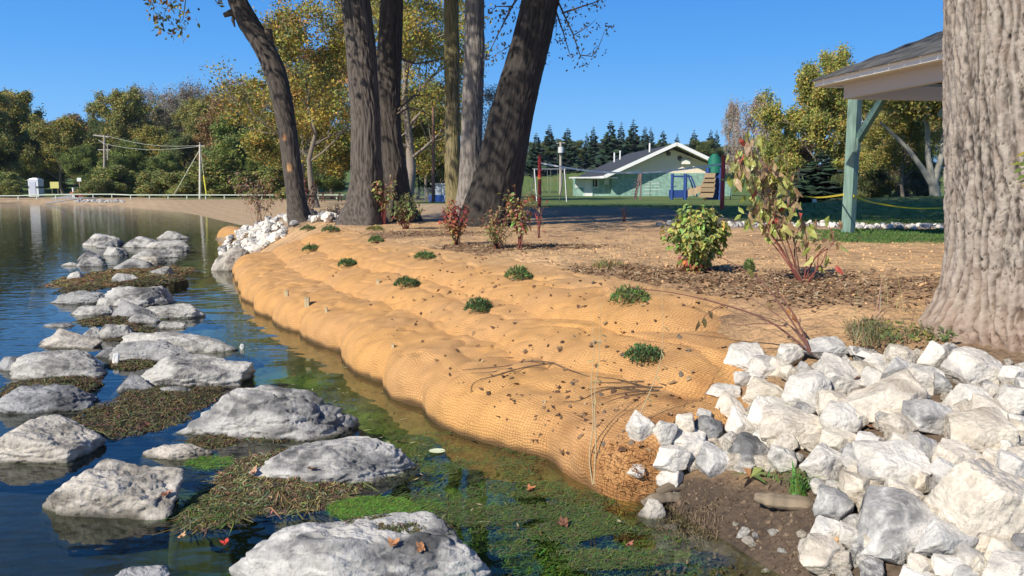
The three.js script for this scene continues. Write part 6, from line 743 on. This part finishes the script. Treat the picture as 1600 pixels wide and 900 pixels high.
  // twigs lying on the coir
  const twig = (label, list, col) => { const [p] = land(...list[0][0], 'coir'), t = base('fallen_branch', p), b = new GB(); for (const s of list) { const c = new THREE.CatmullRomCurve3(s.map(([x, y]) => land(x, y, 'coir')[0].sub(p).add(V(0, .012, 0)))); b.tube(c.getPoints(12), [...Array(13).keys()].map((i) => .0065 * (1 - .7 * i / 12)), 4, col); } b.build('twig', M.wood, t); tag(t, label, 'fallen branch'); };
  twig('brown fallen branch with fine twigs lying on the lowest coir roll', [[[866, 569], [830, 566], [790, 574], [745, 578], [722, 580]], [[862, 570], [820, 576], [770, 590], [740, 600], [735, 616]], [[850, 569], [800, 561], [760, 560]], [[800, 577], [770, 583], [735, 585]], [[866, 570], [890, 580], [920, 590]]], [.15, .1, .065]);
  twig('dark bundle of fine twigs in the hollow at the near coir end', [[[1040, 604], [1000, 598], [960, 600], [925, 600]], [[1035, 608], [990, 606], [940, 612], [905, 628], [880, 630]], [[1030, 612], [985, 615], [940, 624]], [[1020, 610], [970, 596], [930, 590]], [[1010, 616], [975, 622], [945, 632]], [[1000, 612], [950, 607], [915, 612]]], [.11, .075, .045]);
  for (const [x, y, w, h, l] of [[480, 471, 7, 13, 'pale square wooden stake standing out of the lowest coir roll'], [448, 458, 5, 9, 'short wooden stake in the coir lakeward of the pale square one'], [510, 484, 4, 7, 'tiny stake end in the coir beside the pale square stake'], [614, 540, 4, 6, 'tiny stake end in a bulge of the lowest coir roll'], [591, 440, 5, 6, 'stake end on the coir lakeward of the plant on the grey earth pad']]) { const [p] = land(x, y + h / 2, 'coir'), k = -p.z / FOC, t = base('stake', p), b = new GB(); b.box(V(0, h * k * .4, 0), w * k / 2, h * k * .6, w * k / 2, [.6, .5, .3]); b.build('post', M.drift, t); const c = new GB(); c.box(V(0, h * k * 1.0, 0), w * k * .56, .004, w * k * .56, [.5, .4, .22]); c.build('head', M.drift, t); tag(t, l, 'stake'); }
  // fallen leaves on rocks and water, one by one
  [[284, 848, .5, [.5, .3, .17], 'pale orange leaf floating in dark water lakeward of the bottom boulder'], [351, 858, .4, [.6, .07, .05], 'small bright red leaf on dark water beside the bottom boulder'], [344, 749, .45, [.45, .26, .15], 'brown leaf floating at the edge of the weed mat'], [263, 772, .6, [.34, .16, .1], 'rusty leaf at the dark side of the jagged boulder'], [828, 772, .5, [.4, .16, .07], 'orange leaf floating in the green channel near the coir end'], [880, 829, .7, [.22, .1, .06], 'dark brown leaf floating in the green channel'], [970, 826, .5, [.55, .5, .3], 'pale yellow leaf floating where the channel meets the dirt'], [983, 861, .5, [.34, .13, .09], 'reddish leaf on the channel below the pale yellow one'], [612, 853, .5, [.42, .2, .09], 'curled orange leaf in the dip of the bottom boulder'], [658, 857, .48, [.44, .21, .1], 'curled orange leaf beside the other one on the bottom boulder'], [490, 736, .6, [.45, .28, .16], 'tan leaf caught on weeds against the lens-shaped boulder'], [398, 738, .6, [.45, .27, .17], 'pinkish tan leaf on weeds at the end of the lens-shaped boulder'], [446, 660, .6, [.4, .16, .09], 'red-brown leaf in the weeds under the largest light grey boulder'], [230, 673, .8, [.2, .08, .06], 'dark red leaf on the lower edge of the weed mat'], [626, 699, .7, [.4, .24, .15], 'orange leaf at the tip of the lens-shaped boulder'], [1338, 595, .55, [.38, .2, .12], 'curled brown leaf standing in a gap of the white stones'], [1362, 672, .6, [.28, .15, .09], 'brown leaf under the lower edge of the tilted cream slab']].forEach(([x, y, s, c, l], i) => { const [p, nn] = land(x, y), t = new GB(); t.leaf(V(-.05 * s, 0, 0), V(1, .1, .2).normalize(), V(-.1, 1, .2).normalize(), .13 * s, .085 * s, c, -.35); t.leaf(V(-.01, .004, 0), V(.6, .2, .8).normalize(), V(-.1, 1, -.1).normalize(), .08 * s, .05 * s, c.map((v) => v * .8), -.4); t.leaf(V(-.01, .004, 0), V(.6, .2, -.8).normalize(), V(-.1, 1, -.1).normalize(), .08 * s, .05 * s, c, -.4); const m = t.build('fallen_leaf', M.dry); m.position.copy(p).addScaledVector(nn, .012); m.rotation.set((nn.z) * .6, i * 1.7, -nn.x * .6); tag(m, l, 'leaf'); });
  { const p = at(683, 705, .006), b = new GB(); const n = 22, c = [.62, .68, .45]; for (let i = 0; i < n; i++) { const a = i / n * 6.1, e = (i + 1) / n * 6.1, R = (t) => .062 * (1 + .08 * n3(cos(t) * 2, sin(t) * 2, 4)); b.tri(V(0, .001, 0), V(cos(e) * R(e), .005, sin(e) * R(e) * .85), V(cos(a) * R(a), .005, sin(a) * R(a) * .85), c); } const m = b.build('lily_pad', M.dry); m.position.copy(p); tag(m, 'pale round leaf pad floating in the green channel', 'leaf pad'); }
}
// ---------- drift weed between the boulders, algae in the channel ----------
{
  const r = rng(23), BR = [[.06, .048, .02], [.10, .078, .033], [.04, .034, .015], [.2, .155, .08], [.085, .082, .03], [.13, .10, .05]], TN = [[.22, .17, .08], [.3, .24, .12], [.12, .10, .04], [.08, .07, .03]];
  function mat(label, px, py, wpx, hpx, high, n, cols, o = {}) {
    const c = at(px, py, 0), a = wpx / 2 / FOC * -c.z, za = at(px, py - hpx / 2, 0).z, zb = at(px, py + hpx / 2, 0).z, b = (zb - za) / 2, cz = (za + zb) / 2, gb = new GB(), lift = o.y || 0; const q = (x, z) => hypot(x / a, z / b) * (1 + .9 * fbm(x * 3 + px, z * 3, 2, 4)) + .12 * fbm(x * 9 + px, z * 9, 5, 2) + 5 * max(0, max(abs(x / a), abs(z / b)) - .96); const top = (x, z) => lift - .02 + high * .38 * max(0, 1 - q(x, z) ** 2) * (.6 + 1.1 * abs(fbm(x * 5 + px, z * 5, 7, 3)));
    const nu = 36, R = []; for (let j = 0; j <= nu; j++) for (let i = 0; i <= nu; i++) { const x = (i / nu * 2 - 1) * a * 1.15, z = (j / nu * 2 - 1) * b * 1.15, y = q(x, z) > 1 ? lift - .035 - (q(x, z) - 1) * 1.6 : top(x, z) - .012; gb.v(V(c.x + x, y + .02 * n3(x * 22, z * 22, px), cz + z), V(0, 1, 0), x, z, mix3(cols[0], cols[2], clamp(.5 + n3(x * 9, z * 9, 4)))); }
    for (let j = 0; j < nu; j++) for (let i = 0; i < nu; i++) { const k = j * (nu + 1) + i; const X = (i / nu * 2 - 1) * a * 1.15, Z = (j / nu * 2 - 1) * b * 1.15; if (q(X, Z) > 1.25) continue; gb.i.push(k, k + nu + 1, k + 1, k + 1, k + nu + 1, k + nu + 2); }
    const g = gb.geo(); g.computeVertexNormals(); gb.n = Array.from(g.attributes.normal.array); const sc = max(1, -c.z / 7);
    for (let i = 0; i < n * 2.1; i++) { const t = r() * 6.28, s = sqrt(r()) * 1.02, x = cos(t) * s * a, z = sin(t) * s * b; if (q(x, z) > 1.12) continue; const l = (r() < .12 ? .12 + r() * .16 : .03 + r() * r() * .12) * (o.len || 1), h = r() * 6.28, w = (.0014 + r() * .0026) * sc, cl = cols[floor(r() * cols.length)].map((v) => v * (.6 + r() * .9)); const P = [0, .5, 1].map((f) => { const X = x + cos(h) * l * (f - .5) + gauss(r) * l * .12, Z = z + sin(h) * l * (f - .5) + gauss(r) * l * .12; return V(c.x + X, max(top(X, Z), -.015) + .004 + r() * .022 * (f === .5 ? 1.3 : .8), cz + Z); }); const sd = V(-sin(h), .3, cos(h)).multiplyScalar(w); for (let k = 0; k < 2; k++) gb.quad(P[k].clone().add(sd), P[k + 1].clone().add(sd), P[k + 1].clone().sub(sd), P[k].clone().sub(sd), cl); }
    return tag(gb.build('water_weed', M.dry), label, 'water weed', null, 'stuff');
  }
  mat('large mat of brown-green weeds lakeward of the largest light grey boulder', 225, 642, 190, 95, .13, 3400, BR); mat('dry tan weeds heaped against the lens-shaped boulder', 455, 752, 250, 105, .16, 4200, [...TN, ...BR.slice(0, 2)], { len: 1.3 }); mat('green-brown weeds trailing into the water beside the lens-shaped boulder', 350, 790, 130, 75, .045, 1500, [[.07, .09, .02], [.12, .12, .04], [.05, .06, .02], [.2, .17, .08]], { len: 1.3 }); mat('weeds wedged between the largest and the lens-shaped boulder', 440, 672, 170, 36, .1, 1300, BR); mat('dark weeds at the foot of the largest light grey boulder', 330, 690, 80, 22, .07, 600, BR);
  mat('weeds draped over the low dark wet boulder', 70, 612, 150, 40, .2, 1100, BR, { y: .03 }); mat('weed strip between the pale wedge and the slate boulders', 215, 566, 90, 26, .13, 800, BR); mat('weed clump beside the pale chunky rock', 205, 522, 70, 22, .16, 600, BR); mat('long brown weed mound in the far part of the row', 188, 434, 170, 36, .33, 2400, [[.15, .10, .04], [.2, .14, .06], [.09, .065, .025], [.27, .2, .09]], { len: 1.7 }); mat('weeds lying below the dark fin rock', 186, 501, 130, 18, .17, 900, BR, { len: 1.3 }); mat('weeds on the broad low boulder behind the fin rock', 240, 448, 90, 14, .2, 500, BR, { y: .12, len: 1.4 }); mat('weeds at the lakeward end of the long thin slab', 128, 452, 60, 14, .18, 400, BR, { len: 1.5 });
  mat('dark weeds clinging to the face of the bottom boulder', 610, 882, 180, 40, .1, 1500, [[.06, .06, .025], [.12, .11, .04], [.2, .16, .08]], { y: .2 });
  // algae: soft clouds under the surface and one bright floating patch
  const cloud = (label, list, cols, name, patchy) => { const gb = new GB(); for (const [px, py, wpx, hpx, n, y0, y1] of list) for (let i = 0; i < n; i++) { const t = r() * 6.28, s = pow(r(), .6), p = at(px + cos(t) * s * wpx / 2, py + sin(t) * s * hpx / 2, 0), y = lerp(y0, y1, r()), h = -.4 + gauss(r) * 1.1, l = .012 + r() * r() * .05, w = .0012 + r() * .0022, c = cols[floor(r() * cols.length)].map((v) => v * (.6 + r() * .8)); if (shoreDist(p.x, p.z) > -.08 || (patchy && fbm(p.x * 1.6, p.z * 2.4, 3, 4) < -.02 + gauss(r) * .06)) continue; const a = V(cos(h) * l, gauss(r) * .01, sin(h) * l), sd = V(-sin(h) * w, 0, cos(h) * w), m = V(p.x, y, p.z).add(V(gauss(r) * .02, .004, gauss(r) * .02)), e = V(p.x, y, p.z); gb.quad(e.clone().sub(a).add(sd), m.clone().add(sd), m.clone().sub(sd), e.clone().sub(a).sub(sd), c); gb.quad(m.clone().add(sd), e.clone().add(a).add(sd), e.clone().add(a).sub(sd), m.clone().sub(sd), c); } tag(gb.build(name, M.dry), label, 'algae', null, 'stuff'); };
  cloud('soft green algae clouding the channel between boulders and coir', [[720, 720, 330, 90, 1600, -.16, -.04], [760, 800, 420, 110, 2600, -.16, -.03], [920, 830, 380, 110, 2600, -.15, -.02], [640, 660, 220, 60, 900, -.2, -.06], [1010, 870, 260, 70, 1400, -.12, -.02], [860, 880, 260, 60, 1200, -.14, -.02]], [[.09, .17, .025], [.12, .21, .03], [.06, .12, .02], [.05, .08, .02]], 'algae');
  cloud('bright green algae patch floating between the two bottom boulders', [[585, 795, 140, 36, 9000, -.012, .004], [330, 722, 80, 22, 1800, -.02, .002], [660, 792, 70, 20, 1500, -.03, .002]], [[.11, .22, .025], [.14, .26, .03], [.075, .16, .02]], 'algae');
  cloud('dull olive algae film lying on the channel near the dirt bank', [[760, 800, 420, 110, 8000, -.006, .003], [930, 840, 360, 100, 8000, -.006, .003], [700, 720, 300, 90, 4500, -.006, .003]], [[.075, .115, .025], [.1, .15, .03], [.05, .08, .02], [.12, .13, .05]], 'algae', 1);
  const bits = new GB(); for (let i = 0; i < 240; i++) { const y = 430 + pow(r(), .8) * 400, x = lerp(330, 760, (y - 430) / 400) + gauss(r) * 90, p = at(x, y, .004); if (shoreDist(p.x, p.z) > -.05) continue; const a = r() * 6.28, l = .01 + r() * .035, s = V(cos(a) * l, 0, sin(a) * l), w = V(-sin(a), 0, cos(a)).multiplyScalar(.004 + r() * .008), c = r() < .25 ? [.4, .34, .2] : [.06, .045, .025]; bits.quad(p.clone().add(s), p.clone().add(w), p.clone().sub(s), p.clone().sub(w), c); } tag(bits.build('floating_debris', M.dry), 'small dark leaf bits floating on the calm channel', 'debris', null, 'stuff');
}
renderer.render(scene, camera);
